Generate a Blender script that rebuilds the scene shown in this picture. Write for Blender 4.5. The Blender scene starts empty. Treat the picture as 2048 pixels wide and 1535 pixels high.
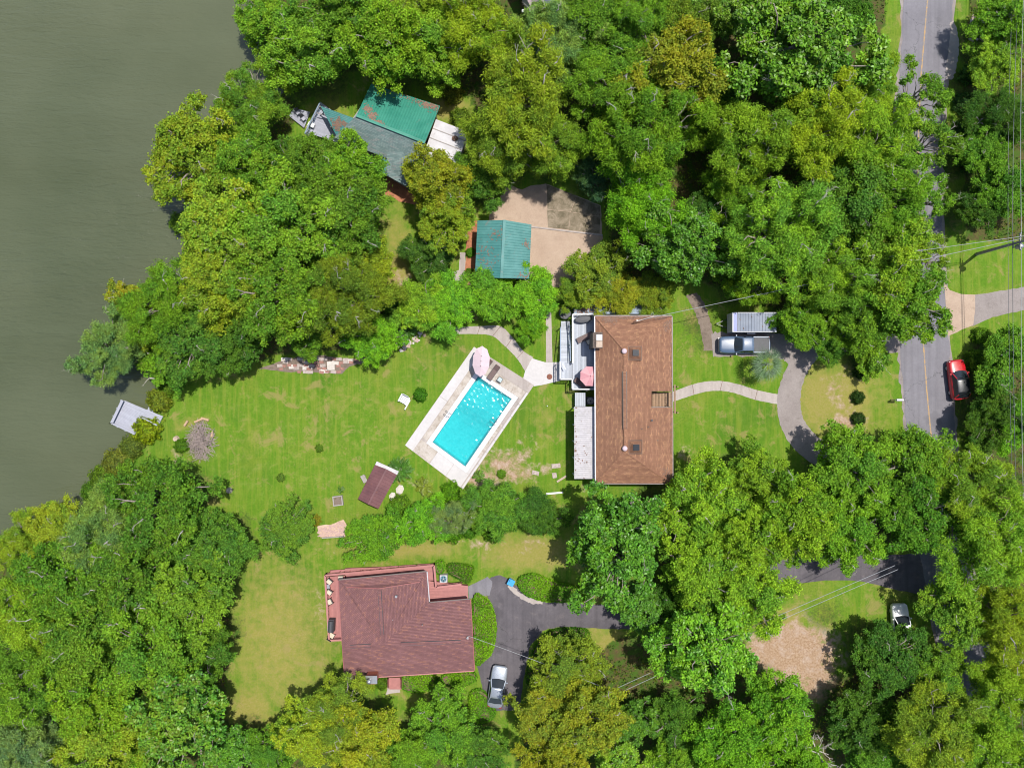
import bpy, math, random
import numpy as np
from mathutils import Vector, Matrix
R_ = math.radians
SC = bpy.context.scene
COL = SC.collection
# ------------------------------------------------------------------ camera, sky, sun, exposure
CAM_H, FPX = 80.0, 1400.0            # height of the drone in metres, focal length in photo pixels
cd = bpy.data.cameras.new('camera'); cam = bpy.data.objects.new('camera', cd); COL.objects.link(cam)
cam.location = (0, 0, CAM_H); cam.rotation_euler = (0, 0, 0)
cd.sensor_fit = 'HORIZONTAL'; cd.angle = 2*math.atan(1024/FPX); cd.clip_end = 2000; cd.clip_start = 0.5
SC.camera = cam
SUN_EL, SUN_AZ = R_(72.5), math.atan2(0.78, 0.63)      # azimuth clockwise from +Y
world = bpy.data.worlds.new('World'); SC.world = world; world.use_nodes = True
wn = world.node_tree.nodes; wl = world.node_tree.links
bg = wn.get('Background') or wn.new('ShaderNodeBackground')
sky = wn.new('ShaderNodeTexSky'); sky.sky_type = 'NISHITA'; sky.sun_disc = False
sky.sun_elevation = SUN_EL; sky.sun_rotation = SUN_AZ; sky.air_density = 1.0; sky.dust_density = 1.5; sky.ozone_density = 1.0
wl.new(sky.outputs[0], bg.inputs[0]); bg.inputs[1].default_value = 0.11
ld = bpy.data.lights.new('sun', 'SUN'); ld.energy = 3.95; ld.angle = R_(0.8); ld.color = (1.0, 0.955, 0.88)
sun = bpy.data.objects.new('sun', ld); COL.objects.link(sun)
sd = Vector((math.sin(SUN_AZ)*math.cos(SUN_EL), math.cos(SUN_AZ)*math.cos(SUN_EL), math.sin(SUN_EL)))
sun.rotation_euler = sd.to_track_quat('Z', 'Y').to_euler(); sun.location = sd*60
vs = SC.view_settings; vs.view_transform = 'Standard'; vs.look = 'None'; vs.gamma = 1.0; vs.exposure = 0.47; vs.use_curve_mapping = False
SC.render.engine = 'CYCLES'
cy = SC.cycles; cy.max_bounces = 7; cy.diffuse_bounces = 3; cy.glossy_bounces = 3; cy.transmission_bounces = 4
cy.transparent_max_bounces = 8; cy.caustics_reflective = False; cy.caustics_refractive = False
cy.use_denoising = True; cy.filter_width = 1.05; cy.sample_clamp_indirect = 6.0; cy.sample_clamp_direct = 0

# ------------------------------------------------------------------ helpers
def P(px, py, h=0.0):
    """world point at height h that stands under photo position (px, py)"""
    k = (CAM_H - h)/FPX
    return Vector(((px - 1024)*k, (767.5 - py)*k, h))
def XY(px, py, h=0.0):
    p = P(px, py, h); return (p.x, p.y)
def M(px, h=0.0): return px*(CAM_H - h)/FPX

class MB:
    def __init__(s): s.v = []; s.f = []
    def add(s, vs, fs):
        n = len(s.v); s.v += [tuple(p) for p in vs]; s.f += [tuple(i+n for i in f) for f in fs]; return s
    def box(s, c, d, rz=0.0, tilt=None):
        x, y, z = d[0]/2, d[1]/2, d[2]/2
        vs = [Vector((a*x, b*y, e*z)) for a in (-1, 1) for b in (-1, 1) for e in (-1, 1)]
        m = Matrix.Rotation(rz, 3, 'Z')
        if tilt: m = m @ Matrix.Rotation(tilt[1], 3, tilt[0])
        c = Vector(c); vs = [m @ p + c for p in vs]
        return s.add(vs, [(0,1,3,2),(4,6,7,5),(0,4,5,1),(2,3,7,6),(0,2,6,4),(1,5,7,3)])
    def prism(s, poly, z0, z1):
        if sum(a[0]*b[1]-b[0]*a[1] for a, b in zip(poly, poly[1:]+poly[:1])) < 0: poly = poly[::-1]
        n = len(poly)
        vs = [(p[0], p[1], z0) for p in poly] + [(p[0], p[1], z1) for p in poly]
        return s.add(vs, [tuple(range(n-1, -1, -1)), tuple(range(n, 2*n))] + [(i, (i+1) % n, n+(i+1) % n, n+i) for i in range(n)])
    def slab(s, pts, t):
        pts = [Vector(p) for p in pts]
        nn = Vector((0, 0, 0))
        for a, b in zip(pts, pts[1:]+pts[:1]): nn += a.cross(b)
        if nn.z < 0: pts = pts[::-1]
        n = len(pts); vs = pts + [p - Vector((0, 0, t)) for p in pts]
        return s.add(vs, [tuple(range(n)), tuple(range(2*n-1, n-1, -1))] + [(i, n+i, n+(i+1) % n, (i+1) % n) for i in range(n)])
    def bar(s, a, b, w, h):
        a, b = Vector(a), Vector(b); d = (b-a).normalized()
        sd_ = d.cross(Vector((0, 0, 1)));
        if sd_.length < 1e-4: sd_ = Vector((1, 0, 0))
        sd_.normalize(); up = sd_.cross(d).normalized()
        vs = []
        for p in (a, b):
            for i, j in ((-1, -1), (1, -1), (1, 1), (-1, 1)): vs.append(p + sd_*(i*w/2) + up*(j*h/2))
        return s.add(vs, [(0,1,2,3),(7,6,5,4),(0,4,5,1),(1,5,6,2),(2,6,7,3),(3,7,4,0)])
    def tube(s, path, rad, n=6):
        path = [Vector(p) for p in path]
        if not hasattr(rad, '__len__'): rad = [rad]*len(path)
        vs, fs = [], []; ref = Vector((0.31, 0.87, 0.22)).normalized()
        for i, p in enumerate(path):
            d = (path[min(i+1, len(path)-1)] - path[max(i-1, 0)]).normalized()
            u = d.cross(ref);
            if u.length < 1e-3: u = d.cross(Vector((1, 0, 0)))
            u.normalize(); w = d.cross(u)
            for k in range(n):
                a = 2*math.pi*k/n; vs.append(p + (u*math.cos(a)+w*math.sin(a))*rad[i])
        for i in range(len(path)-1):
            for k in range(n):
                fs.append((i*n+k, i*n+(k+1) % n, (i+1)*n+(k+1) % n, (i+1)*n+k))
        fs.append(tuple(range(n-1, -1, -1))); L = (len(path)-1)*n; fs.append(tuple(range(L, L+n)))
        return s.add(vs, fs)
    def lathe(s, prof, c=(0, 0, 0), n=16, sx=1.0, sy=1.0):
        vs, fs = [], []
        for r, z in prof:
            for k in range(n):
                a = 2*math.pi*k/n; vs.append((c[0]+r*math.cos(a)*sx, c[1]+r*math.sin(a)*sy, c[2]+z))
        for i in range(len(prof)-1):
            for k in range(n): fs.append((i*n+k, i*n+(k+1) % n, (i+1)*n+(k+1) % n, (i+1)*n+k))
        if prof[0][0] > 1e-6: fs.append(tuple(range(n-1, -1, -1)))
        L = (len(prof)-1)*n
        if prof[-1][0] > 1e-6: fs.append(tuple(range(L, L+n)))
        return s.add(vs, fs)

def acc(o):
    v = Vector((0, 0, 0))
    while o is not None: v += o.location; o = o.parent
    return v
def obj(name, mb, mat, parent=None, world=True, smooth=False, uv=False, flatuv=0.0):
    """links ONE mesh object; with world=True the builder's points are world points"""
    off = acc(parent) if (parent is not None and world) else Vector((0, 0, 0))
    me = bpy.data.meshes.new(name)
    me.from_pydata([(p[0]-off.x, p[1]-off.y, p[2]-off.z) for p in mb.v], [], mb.f); me.update()
    if smooth: me.polygons.foreach_set('use_smooth', [True]*len(me.polygons))
    if uv:
        ul = me.uv_layers.new(name='UVMap'); Z = Vector((0, 0, 1))
        ca, sa = math.cos(flatuv), math.sin(flatuv)
        for p in me.polygons:
            n = p.normal; u = Z.cross(n)
            if u.length < 0.02: u = Vector((ca, sa, 0)); w = Vector((-sa, ca, 0))
            else: u.normalize(); w = n.cross(u)
            for li in p.loop_indices:
                q = me.vertices[me.loops[li].vertex_index].co + off; ul.data[li].uv = (q.dot(u), q.dot(w))
    if mat is not None: me.materials.append(mat)
    o = bpy.data.objects.new(name, me); COL.objects.link(o)
    if parent is not None: o.parent = parent
    return o
def tag(o, label, cat, group=None):
    o['label'] = label; o['category'] = cat
    if group: o['group'] = group
    return o
def thing(name, label, cat, loc=(0, 0, 0), rz=0.0, group=None):
    o = bpy.data.objects.new(name, None); COL.objects.link(o); o.empty_display_size = 0.3
    o.location = loc; o.rotation_euler = (0, 0, rz)
    return tag(o, label, cat, group)
def struct(name, mb, mat, uv=False, parent=None):
    o = obj(name, mb, mat, parent, uv=uv)
    if parent is None: o['kind'] = 'structure'
    return o
def dup(root, loc, rz, label, group=None, parent=None):
    def cp(o, par):
        c = o.copy(); COL.objects.link(c); c.parent = par
        for ch in [x for x in o.children]: cp(ch, c)
        return c
    r = cp(root, parent); r.location = loc; r.rotation_euler = (0, 0, rz); r['label'] = label
    if group: r['group'] = group
    return r
def smooth_path(pts, n=8, closed=False):
    pts = [Vector((p[0], p[1], p[2] if len(p) > 2 else 0)) for p in pts]; out = []
    N = len(pts)
    rng = range(N if closed else N-1)
    for i in rng:
        if closed: a, b, c, d = pts[(i-1) % N], pts[i], pts[(i+1) % N], pts[(i+2) % N]
        else: a, b, c, d = pts[max(i-1, 0)], pts[i], pts[i+1], pts[min(i+2, N-1)]
        for k in range(n):
            t = k/n
            out.append(0.5*((2*b)+(c-a)*t+(2*a-5*b+4*c-d)*t*t+(3*b-a-3*c+d)*t**3))
    if not closed: out.append(pts[-1])
    return out

# ------------------------------------------------------------------ materials
class NT:
    def __init__(s, name):
        s.m = bpy.data.materials.new(name); s.m.use_nodes = True; s.t = s.m.node_tree; s.t.nodes.clear()
        s.out = s.t.nodes.new('ShaderNodeOutputMaterial')
    def n(s, typ, **kw):
        nd = s.t.nodes.new('ShaderNode'+typ)
        for k, v in kw.items(): setattr(nd, k, v)
        return nd
    def l(s, a, b): s.t.links.new(a, b)
    def set(s, sock, v):
        if hasattr(v, 'is_output'): s.l(v, sock)
        elif isinstance(v, tuple) and len(v) == 3 and sock.type == 'RGBA': sock.default_value = (*v, 1)
        else: sock.default_value = v
    def noise(s, vec, scale, detail=4, rough=0.55, dist=0.0, out=0):
        nd = s.n('TexNoise'); nd.inputs['Scale'].default_value = scale; nd.inputs['Detail'].default_value = detail
        nd.inputs['Roughness'].default_value = rough; nd.inputs['Distortion'].default_value = dist
        if vec is not None: s.l(vec, nd.inputs['Vector'])
        return nd.outputs[out]
    def mix(s, f, a, b, blend='MIX'):
        nd = s.n('Mix', data_type='RGBA', blend_type=blend); s.set(nd.inputs[0], f); s.set(nd.inputs[6], a); s.set(nd.inputs[7], b); return nd.outputs[2]
    def ramp(s, f, lo, hi, a=0.0, b=1.0):
        nd = s.n('MapRange'); s.set(nd.inputs[0], f)
        for i, v in ((1, lo), (2, hi), (3, a), (4, b)): nd.inputs[i].default_value = v
        return nd.outputs[0]
    def math(s, op, a, b=0.5):
        nd = s.n('Math', operation=op); s.set(nd.inputs[0], a); s.set(nd.inputs[1], b); return nd.outputs[0]
    def mapping(s, vec, scale=(1, 1, 1), rot=(0, 0, 0)):
        nd = s.n('Mapping'); s.l(vec, nd.inputs[0]); nd.inputs['Scale'].default_value = scale; nd.inputs['Rotation'].default_value = rot; return nd.outputs[0]
    def pos(s): return s.n('NewGeometry').outputs['Position']
    def bump(s, h, strength=0.3, dist=0.02):
        nd = s.n('Bump'); nd.inputs['Strength'].default_value = strength; nd.inputs['Distance'].default_value = dist; s.l(h, nd.inputs['Height']); return nd.outputs[0]
    def pbsdf(s, col, rough=0.6, metal=0.0, normal=None, spec=0.5, coat=0.0):
        b = s.n('BsdfPrincipled'); s.set(b.inputs['Base Color'], col); s.set(b.inputs['Roughness'], rough); b.inputs['Metallic'].default_value = metal
        b.inputs['Specular IOR Level'].default_value = spec
        if coat: b.inputs['Coat Weight'].default_value = coat; b.inputs['Coat Roughness'].default_value = 0.06
        if normal is not None: s.l(normal, b.inputs['Normal'])
        return b
    def done(s, b):
        s.l(b.outputs[0], s.out.inputs[0]); return s.m
MATS = {}
KC = 0.88     # tone of the man-made surfaces
def plain(name, col, rough=0.6, var=0.18, scale=2.0, metal=0.0, spec=0.5, dirt=None, coat=0.0, bump=0.15, objvar=0.0):
    """a painted / solid surface with uneven tone and fine relief"""
    if name in MATS: return MATS[name]
    col = tuple(c*KC for c in col); dirt = tuple(c*KC for c in dirt) if dirt else None
    t = NT(name); p = t.pos(); c2 = tuple(max(0, c*(1-var)) for c in col); c3 = tuple(min(1, c*(1+var)) for c in col)
    n1 = t.noise(p, scale, 5, 0.6); c = t.mix(t.ramp(n1, 0.3, 0.7), c2, c3)
    n2 = t.noise(p, scale*9, 3, 0.6)
    c = t.mix(t.ramp(n2, 0.35, 0.75, 0, 0.35), c, tuple(x*(1-var*1.3) for x in col))
    if dirt: c = t.mix(t.ramp(t.noise(p, scale*0.7, 6, 0.65, 0.4), 0.5, 0.72, 0, 0.8), c, dirt)
    if objvar:
        hv = t.n('HueSaturation'); t.l(c, hv.inputs['Color']); t.l(t.ramp(t.n('ObjectInfo').outputs['Random'], 0, 1, 1-objvar, 1+objvar), hv.inputs['Value']); c = hv.outputs[0]
    r = t.ramp(n2, 0.2, 0.8, max(0.02, rough-0.08), min(1, rough+0.08))
    MATS[name] = t.done(t.pbsdf(c, r, metal, t.bump(n2, bump, 0.01) if bump else None, spec, coat)); return MATS[name]

def shingle(name, c1, c2, c3, streak=None, bw=0.34, rh=0.15):
    c1, c2, c3 = (tuple(x*KC for x in c) for c in (c1, c2, c3)); streak = tuple(x*KC for x in streak) if streak else None
    t = NT(name); uv = t.n('UVMap').outputs[0]; p = t.pos()
    br = t.n('TexBrick'); t.l(uv, br.inputs['Vector']); br.offset = 0.5
    for k, v in (('Scale', 1.0), ('Mortar Size', 0.008), ('Mortar Smooth', 0.2), ('Brick Width', bw), ('Row Height', rh), ('Bias', 0.0)): br.inputs[k].default_value = v
    br.inputs['Color1'].default_value = (0, 0, 0, 1); br.inputs['Color2'].default_value = (1, 1, 1, 1); br.inputs['Mortar'].default_value = (0.5, 0.5, 0.5, 1)
    rnd = t.n('SeparateColor'); t.l(br.outputs['Color'], rnd.inputs[0]); rv = rnd.outputs[0]
    c = t.mix(t.ramp(rv, 0.1, 0.75), c1, c2); c = t.mix(t.ramp(rv, 0.8, 0.97), c, c3)
    c = t.mix(t.ramp(br.outputs['Fac'], 0, 1, 0, 0.55), c, tuple(x*0.35 for x in c1))
    big = t.noise(p, 0.55, 6, 0.65); c = t.mix(t.ramp(big, 0.35, 0.70, 0, 0.6), c, tuple(x*0.62 for x in c1))
    blot = t.noise(p, 2.6, 4, 0.7, 1.0); c = t.mix(t.ramp(blot, 0.58, 0.78, 0, 0.3), c, c3)
    if streak:
        sv = t.mapping(uv, (5.0, 0.5, 1)); st = t.noise(sv, 1.0, 4, 0.6); c = t.mix(t.ramp(st, 0.48, 0.72, 0, 0.6), c, streak)
    g = t.noise(p, 40, 2); c = t.mix(0.25, c, t.mix(g, tuple(x*0.5 for x in c1), tuple(min(1, x*1.5) for x in c2)))
    saw = t.n('SeparateXYZ'); t.l(uv, saw.inputs[0]); fr = t.math('FRACT', t.math('DIVIDE', saw.outputs[1], rh))
    h = t.math('SUBTRACT', t.math('MULTIPLY', rv, 0.4), t.math('ADD', fr, br.outputs['Fac']))
    return t.done(t.pbsdf(c, 0.9, 0, t.bump(h, 0.9, 0.03), 0.25))
# ------------------------------------------------------------------ the setting's materials
def leaf_material(name, gloss, rough, transl=0.42):
    t = NT(name); oi = t.n('ObjectInfo'); at = t.n('Attribute'); at.attribute_name = 'leaf'
    sp = t.n('SeparateXYZ'); t.l(at.outputs['Vector'], sp.inputs[0]); r1, r2, top = sp.outputs
    c = oi.outputs['Color']
    warm = t.mix(1.0, c, (1.16, 1.13, 0.8), 'MULTIPLY'); cool = t.mix(1.0, c, (0.62, 0.80, 1.0), 'MULTIPLY')
    c1 = t.mix(t.ramp(r2, 0.15, 0.85), cool, warm)
    v = t.ramp(r1, 0.0, 1.0, 0.42, 1.55); hv = t.n('HueSaturation'); t.l(c1, hv.inputs['Color']); t.l(v, hv.inputs['Value'])
    tip = t.ramp(t.math('ADD', t.math('MULTIPLY', top, 0.75), t.math('MULTIPLY', r2, 0.55)), 0.62, 1.0)
    tipc = t.mix(r1, (0.40, 0.30, 0.015), (0.33, 0.37, 0.03))
    c2 = t.mix(t.math('MULTIPLY', tip, oi.outputs['Alpha']), hv.outputs[0], tipc)
    # a few dry leaves
    c2 = t.mix(t.ramp(r1, 0.985, 0.995, 0, 0.7), c2, (0.22, 0.15, 0.07))
    b = t.pbsdf(c2, rough, 0, None, gloss)
    tr = t.n('BsdfTranslucent'); t.l(t.mix(1.0, c2, (1.35, 1.3, 0.5), 'MULTIPLY'), tr.inputs[0])
    mx = t.n('MixShader'); mx.inputs[0].default_value = transl; t.l(b.outputs[0], mx.inputs[1]); t.l(tr.outputs[0], mx.inputs[2])
    return t.done(mx)
LEAF = leaf_material('leaf_matte', 0.14, 0.6)
LEAFG = leaf_material('leaf_glossy', 0.3, 0.40, 0.28)

def bark(name, c1, c2):
    t = NT(name); tc = t.n('TexCoord').outputs['Object']
    n = t.noise(t.mapping(tc, (3, 3, 0.8)), 2.5, 5, 0.65); c = t.mix(t.ramp(n, 0.35, 0.65), c1, c2)
    return t.done(t.pbsdf(c, 0.85, 0, t.bump(n, 0.6, 0.03), 0.2))
BARK = bark('bark_grey', (0.15, 0.125, 0.10), (0.34, 0.30, 0.26))
BARKP = bark('bark_pale', (0.27, 0.245, 0.215), (0.48, 0.44, 0.40))

def ground_material():
    t = NT('lawn_soil'); p = t.pos(); at = t.n('Attribute'); at.attribute_name = 'cover'
    sp = t.n('SeparateColor'); t.l(at.outputs['Color'], sp.inputs[0]); dirt, dry, litter = sp.outputs
    n0 = t.noise(p, 0.16, 5, 0.6); n1 = t.noise(p, 0.9, 6, 0.68, 0.3); n2 = t.noise(p, 4.5, 5, 0.7); n3 = t.noise(p, 19, 3, 0.7)
    g = t.mix(t.ramp(n1, 0.3, 0.7), (0.078, 0.182, 0.012), (0.128, 0.222, 0.017))
    g = t.mix(t.ramp(n0, 0.52, 0.64, 0, 0.65), g, (0.160, 0.205, 0.026)); g = t.mix(t.ramp(t.noise(p, 0.11, 5, 0.6), 0.52, 0.62, 0, 0.7), g, (0.060, 0.150, 0.012))
    g = t.mix(t.ramp(n2, 0.42, 0.72, 0, 0.7), g, (0.060, 0.130, 0.012))
    mow = t.noise(t.mapping(p, (2.2, 0.16, 1), (0, 0, 0.5)), 1.0, 4, 0.65, 0.6)
    g = t.mix(t.ramp(mow, 0.46, 0.66, 0, 0.65), g, (0.175, 0.222, 0.028))
    g = t.mix(t.ramp(t.math('MULTIPLY', n3, n1), 0.27, 0.40, 0, 0.6), g, (0.195, 0.235, 0.06))
    dm = t.ramp(t.math('ADD', dry, t.math('MULTIPLY', t.math('SUBTRACT', n1, 0.5), 1.3)), 0.25, 0.85)
    yel = t.mix(t.ramp(n2, 0.3, 0.7), (0.205, 0.205, 0.034), (0.29, 0.235, 0.085))
    g = t.mix(t.math('MULTIPLY', dm, 0.9), g, yel)
    pt = t.noise(p, 0.42, 6, 0.72, 0.5); g = t.mix(t.ramp(pt, 0.55, 0.64, 0, 0.65), g, (0.26, 0.21, 0.08))
    s = t.mix(t.ramp(n2, 0.3, 0.7), (0.24, 0.145, 0.080), (0.47, 0.345, 0.245)); s = t.mix(t.ramp(n1, 0.5, 0.68, 0, 0.7), s, (0.50, 0.41, 0.36)); s = t.mix(t.ramp(n3, 0.4, 0.7, 0, 0.5), s, (0.15, 0.095, 0.05))
    sm = t.ramp(t.math('ADD', dirt, t.math('MULTIPLY', t.math('SUBTRACT', n1, 0.5), 1.5)), 0.42, 0.75)
    g = t.mix(sm, g, s)
    lt = t.mix(t.ramp(n3, 0.35, 0.7), (0.045, 0.030, 0.018), (0.15, 0.095, 0.05)); lt = t.mix(t.ramp(n1, 0.40, 0.58, 0, 0.9), lt, (0.050, 0.110, 0.013))
    lm = t.ramp(t.math('ADD', litter, t.math('ADD', t.math('MULTIPLY', t.math('SUBTRACT', n2, 0.5), 0.9), t.math('MULTIPLY', t.math('SUBTRACT', n1, 0.5), 1.6))), 0.42, 0.85)
    g = t.mix(lm, g, lt)
    h = t.math('ADD', t.math('MULTIPLY', n3, 0.5), n2)
    return t.done(t.pbsdf(g, 0.95, 0, t.bump(h, 0.8, 0.08), 0.1))
GROUND = ground_material()

def paved(name, c1, c2, stain=None, crack=None, speck=0.5, stain_lo=0.5, scale=1.0, rough=0.88):
    c1, c2 = (tuple(x*KC for x in c) for c in (c1, c2)); stain = tuple(x*KC for x in stain) if stain else None
    t = NT(name); p = t.pos()
    a = t.noise(p, 0.35*scale, 6, 0.65); b = t.noise(p, 3.5*scale, 5, 0.7); f = t.noise(p, 28, 2, 0.7)
    c = t.mix(t.ramp(a, 0.3, 0.7), c1, c2); c = t.mix(t.ramp(b, 0.4, 0.75, 0, 0.4), c, tuple(x*0.75 for x in c1))
    c = t.mix(t.ramp(f, 0.45, 0.75, 0, speck), c, tuple(min(1, x*1.45) for x in c2))
    if stain: c = t.mix(t.ramp(t.noise(p, 0.8*scale, 7, 0.75, 0.6), stain_lo, stain_lo+0.2, 0, 0.85), c, stain)
    if crack:
        tr_ = t.noise(t.mapping(p, (1.1, 0.035, 1)), 1.0, 4, 0.6); c = t.mix(t.ramp(tr_, 0.45, 0.7, 0, 0.45), c, tuple(x*0.62 for x in c1)); c = t.mix(t.ramp(t.noise(p, 0.22, 3, 0.6), 0.60, 0.63, 0, 0.35), c, tuple(x*0.7 for x in c1))
    h = f
    if crack:
        vo = t.n('TexVoronoi', feature='DISTANCE_TO_EDGE'); vo.inputs['Scale'].default_value = 0.14
        wp = t.n('Vectors' if False else 'VectorMath', operation='ADD'); t.l(p, wp.inputs[0])
        nn = t.noise(p, 0.6, 4, 0.7, 0, 1); sc = t.n('VectorMath', operation='SCALE'); t.l(nn, sc.inputs[0]); sc.inputs['Scale'].default_value = 2.2
        t.l(sc.outputs[0], wp.inputs[1]); t.l(wp.outputs[0], vo.inputs['Vector'])
        ck = t.ramp(vo.outputs['Distance'], 0.0, 0.006, 1, 0); gate = t.ramp(t.noise(p, 0.12, 2), 0.42, 0.55)
        c = t.mix(t.math('MULTIPLY', t.math('MULTIPLY', ck, gate), 0.7), c, crack)
    return t.done(t.pbsdf(c, rough, 0, t.bump(h, 0.35, 0.01), 0.25))
ASPHALT = paved('asphalt_road', (0.170, 0.163, 0.182), (0.228, 0.219, 0.242), (0.125, 0.12, 0.125), (0.06, 0.06, 0.06), 0.35, 0.6)
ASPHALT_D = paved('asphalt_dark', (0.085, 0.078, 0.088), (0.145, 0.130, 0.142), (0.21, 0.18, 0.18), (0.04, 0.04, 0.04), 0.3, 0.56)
PATHD = paved('path_dirt_shaded', (0.15, 0.115, 0.09), (0.24, 0.19, 0.155), (0.09, 0.07, 0.05), None, 0.5, 0.5, 1.5)  # dirt tone darkened to stand in for the canopy shade over the path
GUTTER = plain('gutter_dark', (0.16, 0.13, 0.12), 0.5, 0.15, 4)
GRAVEL = paved('gravel_drive', (0.205, 0.175, 0.165), (0.30, 0.265, 0.25), (0.14, 0.12, 0.10), None, 0.6, 0.54)
CONC = paved('concrete_pale', (0.36, 0.31, 0.285), (0.46, 0.41, 0.38), (0.28, 0.23, 0.19), (0.2, 0.17, 0.15), 0.3, 0.58)
CONC_W = paved('concrete_white', (0.50, 0.475, 0.47), (0.58, 0.555, 0.55), (0.40, 0.36, 0.33), None, 0.2, 0.62)
CONC_B = paved('concrete_stained', (0.40, 0.345, 0.29), (0.54, 0.49, 0.45), (0.25, 0.20, 0.145), None, 0.4, 0.47, 1.6)
CONC_D = paved('concrete_mossy', (0.20, 0.16, 0.11), (0.33, 0.27, 0.20), (0.10, 0.085, 0.05), None, 0.3, 0.42, 1.3)
SAND = paved('sandy_concrete', (0.35, 0.255, 0.19), (0.45, 0.345, 0.265), (0.25, 0.185, 0.14), None, 0.5, 0.56, 1.4)
MULCH = paved('red_mulch', (0.30, 0.11, 0.055), (0.44, 0.19, 0.10), (0.16, 0.07, 0.04), None, 0.7, 0.5, 2.5)
SOIL = paved('sandy_soil', (0.42, 0.29, 0.20), (0.62, 0.46, 0.36), (0.22, 0.15, 0.10), None, 0.6, 0.55, 1.5)

def lake_material():
    t = NT('lake_water'); p = t.pos()
    a = t.noise(t.mapping(p, (1, 1, 1), (0, 0, 0.55)), 0.028, 5, 0.55); st = t.noise(t.mapping(p, (0.12, 1.0, 1), (0, 0, -0.92)), 0.16, 4, 0.6)
    c = t.mix(t.ramp(a, 0.35, 0.65), (0.062, 0.074, 0.036), (0.096, 0.106, 0.058)); c = t.mix(t.ramp(st, 0.35, 0.7, 0, 0.25), c, (0.10, 0.12, 0.072))  # broad tone drift in the colour stands in for the sky's reflection
    w1 = t.noise(t.mapping(p, (0.32, 1.5, 1), (0, 0, -0.92)), 0.9, 4, 0.62, 0.5); w2 = t.noise(t.mapping(p, (0.7, 2.0, 1), (0, 0, -0.75)), 1.6, 3, 0.6)
    gate = t.ramp(t.noise(p, 0.035, 3, 0.5), 0.38, 0.62, 0.35, 1.0)
    h = t.math('MULTIPLY', t.math('ADD', w1, t.math('MULTIPLY', w2, 0.4)), gate)
    return t.done(t.pbsdf(c, 0.16, 0, t.bump(h, 0.9, 0.30), 0.5))
LAKE = lake_material()

def metal_roof(name, c1, c2, rust=None, rough=0.55):
    c1, c2 = (tuple(x*KC for x in c) for c in (c1, c2)); rust = tuple(x*KC for x in rust) if rust else None
    t = NT(name); p = t.pos()
    a = t.noise(p, 0.7, 5, 0.6); c = t.mix(t.ramp(a, 0.35, 0.7), c1, c2)
    f = t.noise(p, 9, 4, 0.7); c = t.mix(t.ramp(f, 0.5, 0.8, 0, 0.35), c, tuple(x*0.65 for x in c1))
    if rust: c = t.mix(t.ramp(t.noise(p, 0.9, 6, 0.72, 0.8), 0.60, 0.68, 0, 0.85), c, rust)
    return t.done(t.pbsdf(c, rough, 0.0, t.bump(f, 0.1, 0.01), 0.4))
GREENM = metal_roof('green_metal', (0.024, 0.195, 0.138), (0.050, 0.265, 0.190), (0.10, 0.20, 0.155))
GREENM2 = metal_roof('green_metal_aged', (0.042, 0.185, 0.172), (0.090, 0.260, 0.245), (0.15, 0.20, 0.18))
BROWNM = metal_roof('brown_metal', (0.125, 0.055, 0.060), (0.19, 0.085, 0.085), (0.23, 0.09, 0.055))
WHITEM = metal_roof('white_metal', (0.46, 0.445, 0.465), (0.58, 0.57, 0.59), (0.34, 0.31, 0.30))
TRAILERM = metal_roof('trailer_metal', (0.20, 0.23, 0.29), (0.28, 0.31, 0.37), None, 0.8)
SH_MAIN = shingle('shingles_brown', (0.245, 0.120, 0.076), (0.355, 0.188, 0.115), (0.47, 0.265, 0.145), (0.20, 0.098, 0.068))
SH_RED = shingle('shingles_maroon', (0.185, 0.088, 0.088), (0.250, 0.122, 0.120), (0.35, 0.160, 0.11))
SH_GRN = shingle('shingles_green_grey', (0.125, 0.195, 0.190), (0.25, 0.325, 0.315), (0.28, 0.28, 0.28), (0.09, 0.12, 0.12), 0.5, 0.16)
WHITE = plain('white_paint', (0.66, 0.66, 0.68), 0.55, 0.06, 1.5)
WHITE_D = plain('white_weathered', (0.50, 0.48, 0.50), 0.6, 0.14, 3, dirt=(0.36, 0.34, 0.33))
DECKW = plain('deck_white_boards', (0.43, 0.46, 0.52), 0.6, 0.10, 4, objvar=0.16)
DECKB = plain('deck_blue_grey', (0.22, 0.29, 0.38), 0.6, 0.12, 3, objvar=0.15)
DECKG = plain('deck_grey', (0.33, 0.34, 0.40), 0.7, 0.10, 3, objvar=0.12)
DOCKG = plain('dock_grey', (0.37, 0.38, 0.45), 0.7, 0.08, 3, objvar=0.07)
REDD = plain('deck_red_paint', (0.40, 0.165, 0.155), 0.6, 0.10, 3, objvar=0.08)
REDDK = plain('rail_red_paint', (0.30, 0.10, 0.095), 0.6, 0.12, 3)
WOODT = plain('wood_tan', (0.29, 0.185, 0.11), 0.75, 0.2, 5, objvar=0.18)
WOODB = plain('wood_brown', (0.16, 0.09, 0.06), 0.7, 0.2, 5)
WOODG = plain('wood_grey', (0.34, 0.31, 0.29), 0.85, 0.2, 4)
WALLW = plain('siding_pale', (0.55, 0.52, 0.48), 0.8, 0.08, 2)
WALLR = plain('siding_red', (0.27, 0.09, 0.08), 0.8, 0.1, 2)
WALLG = plain('siding_grey', (0.30, 0.29, 0.27), 0.8, 0.1, 2)
BRICK = plain('brick_red', (0.34, 0.10, 0.055), 0.85, 0.25, 6)
STONE = plain('stone_pale', (0.58, 0.53, 0.48), 0.85, 0.2, 4)
STONED = plain('stone_dark', (0.13, 0.10, 0.085), 0.9, 0.4, 5)
STONET = plain('stone_tan', (0.46, 0.36, 0.28), 0.85, 0.2, 4)
GLASS = plain('dark_glass', (0.020, 0.026, 0.032), 0.08, 0.1, 2, spec=0.6, bump=0)
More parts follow.
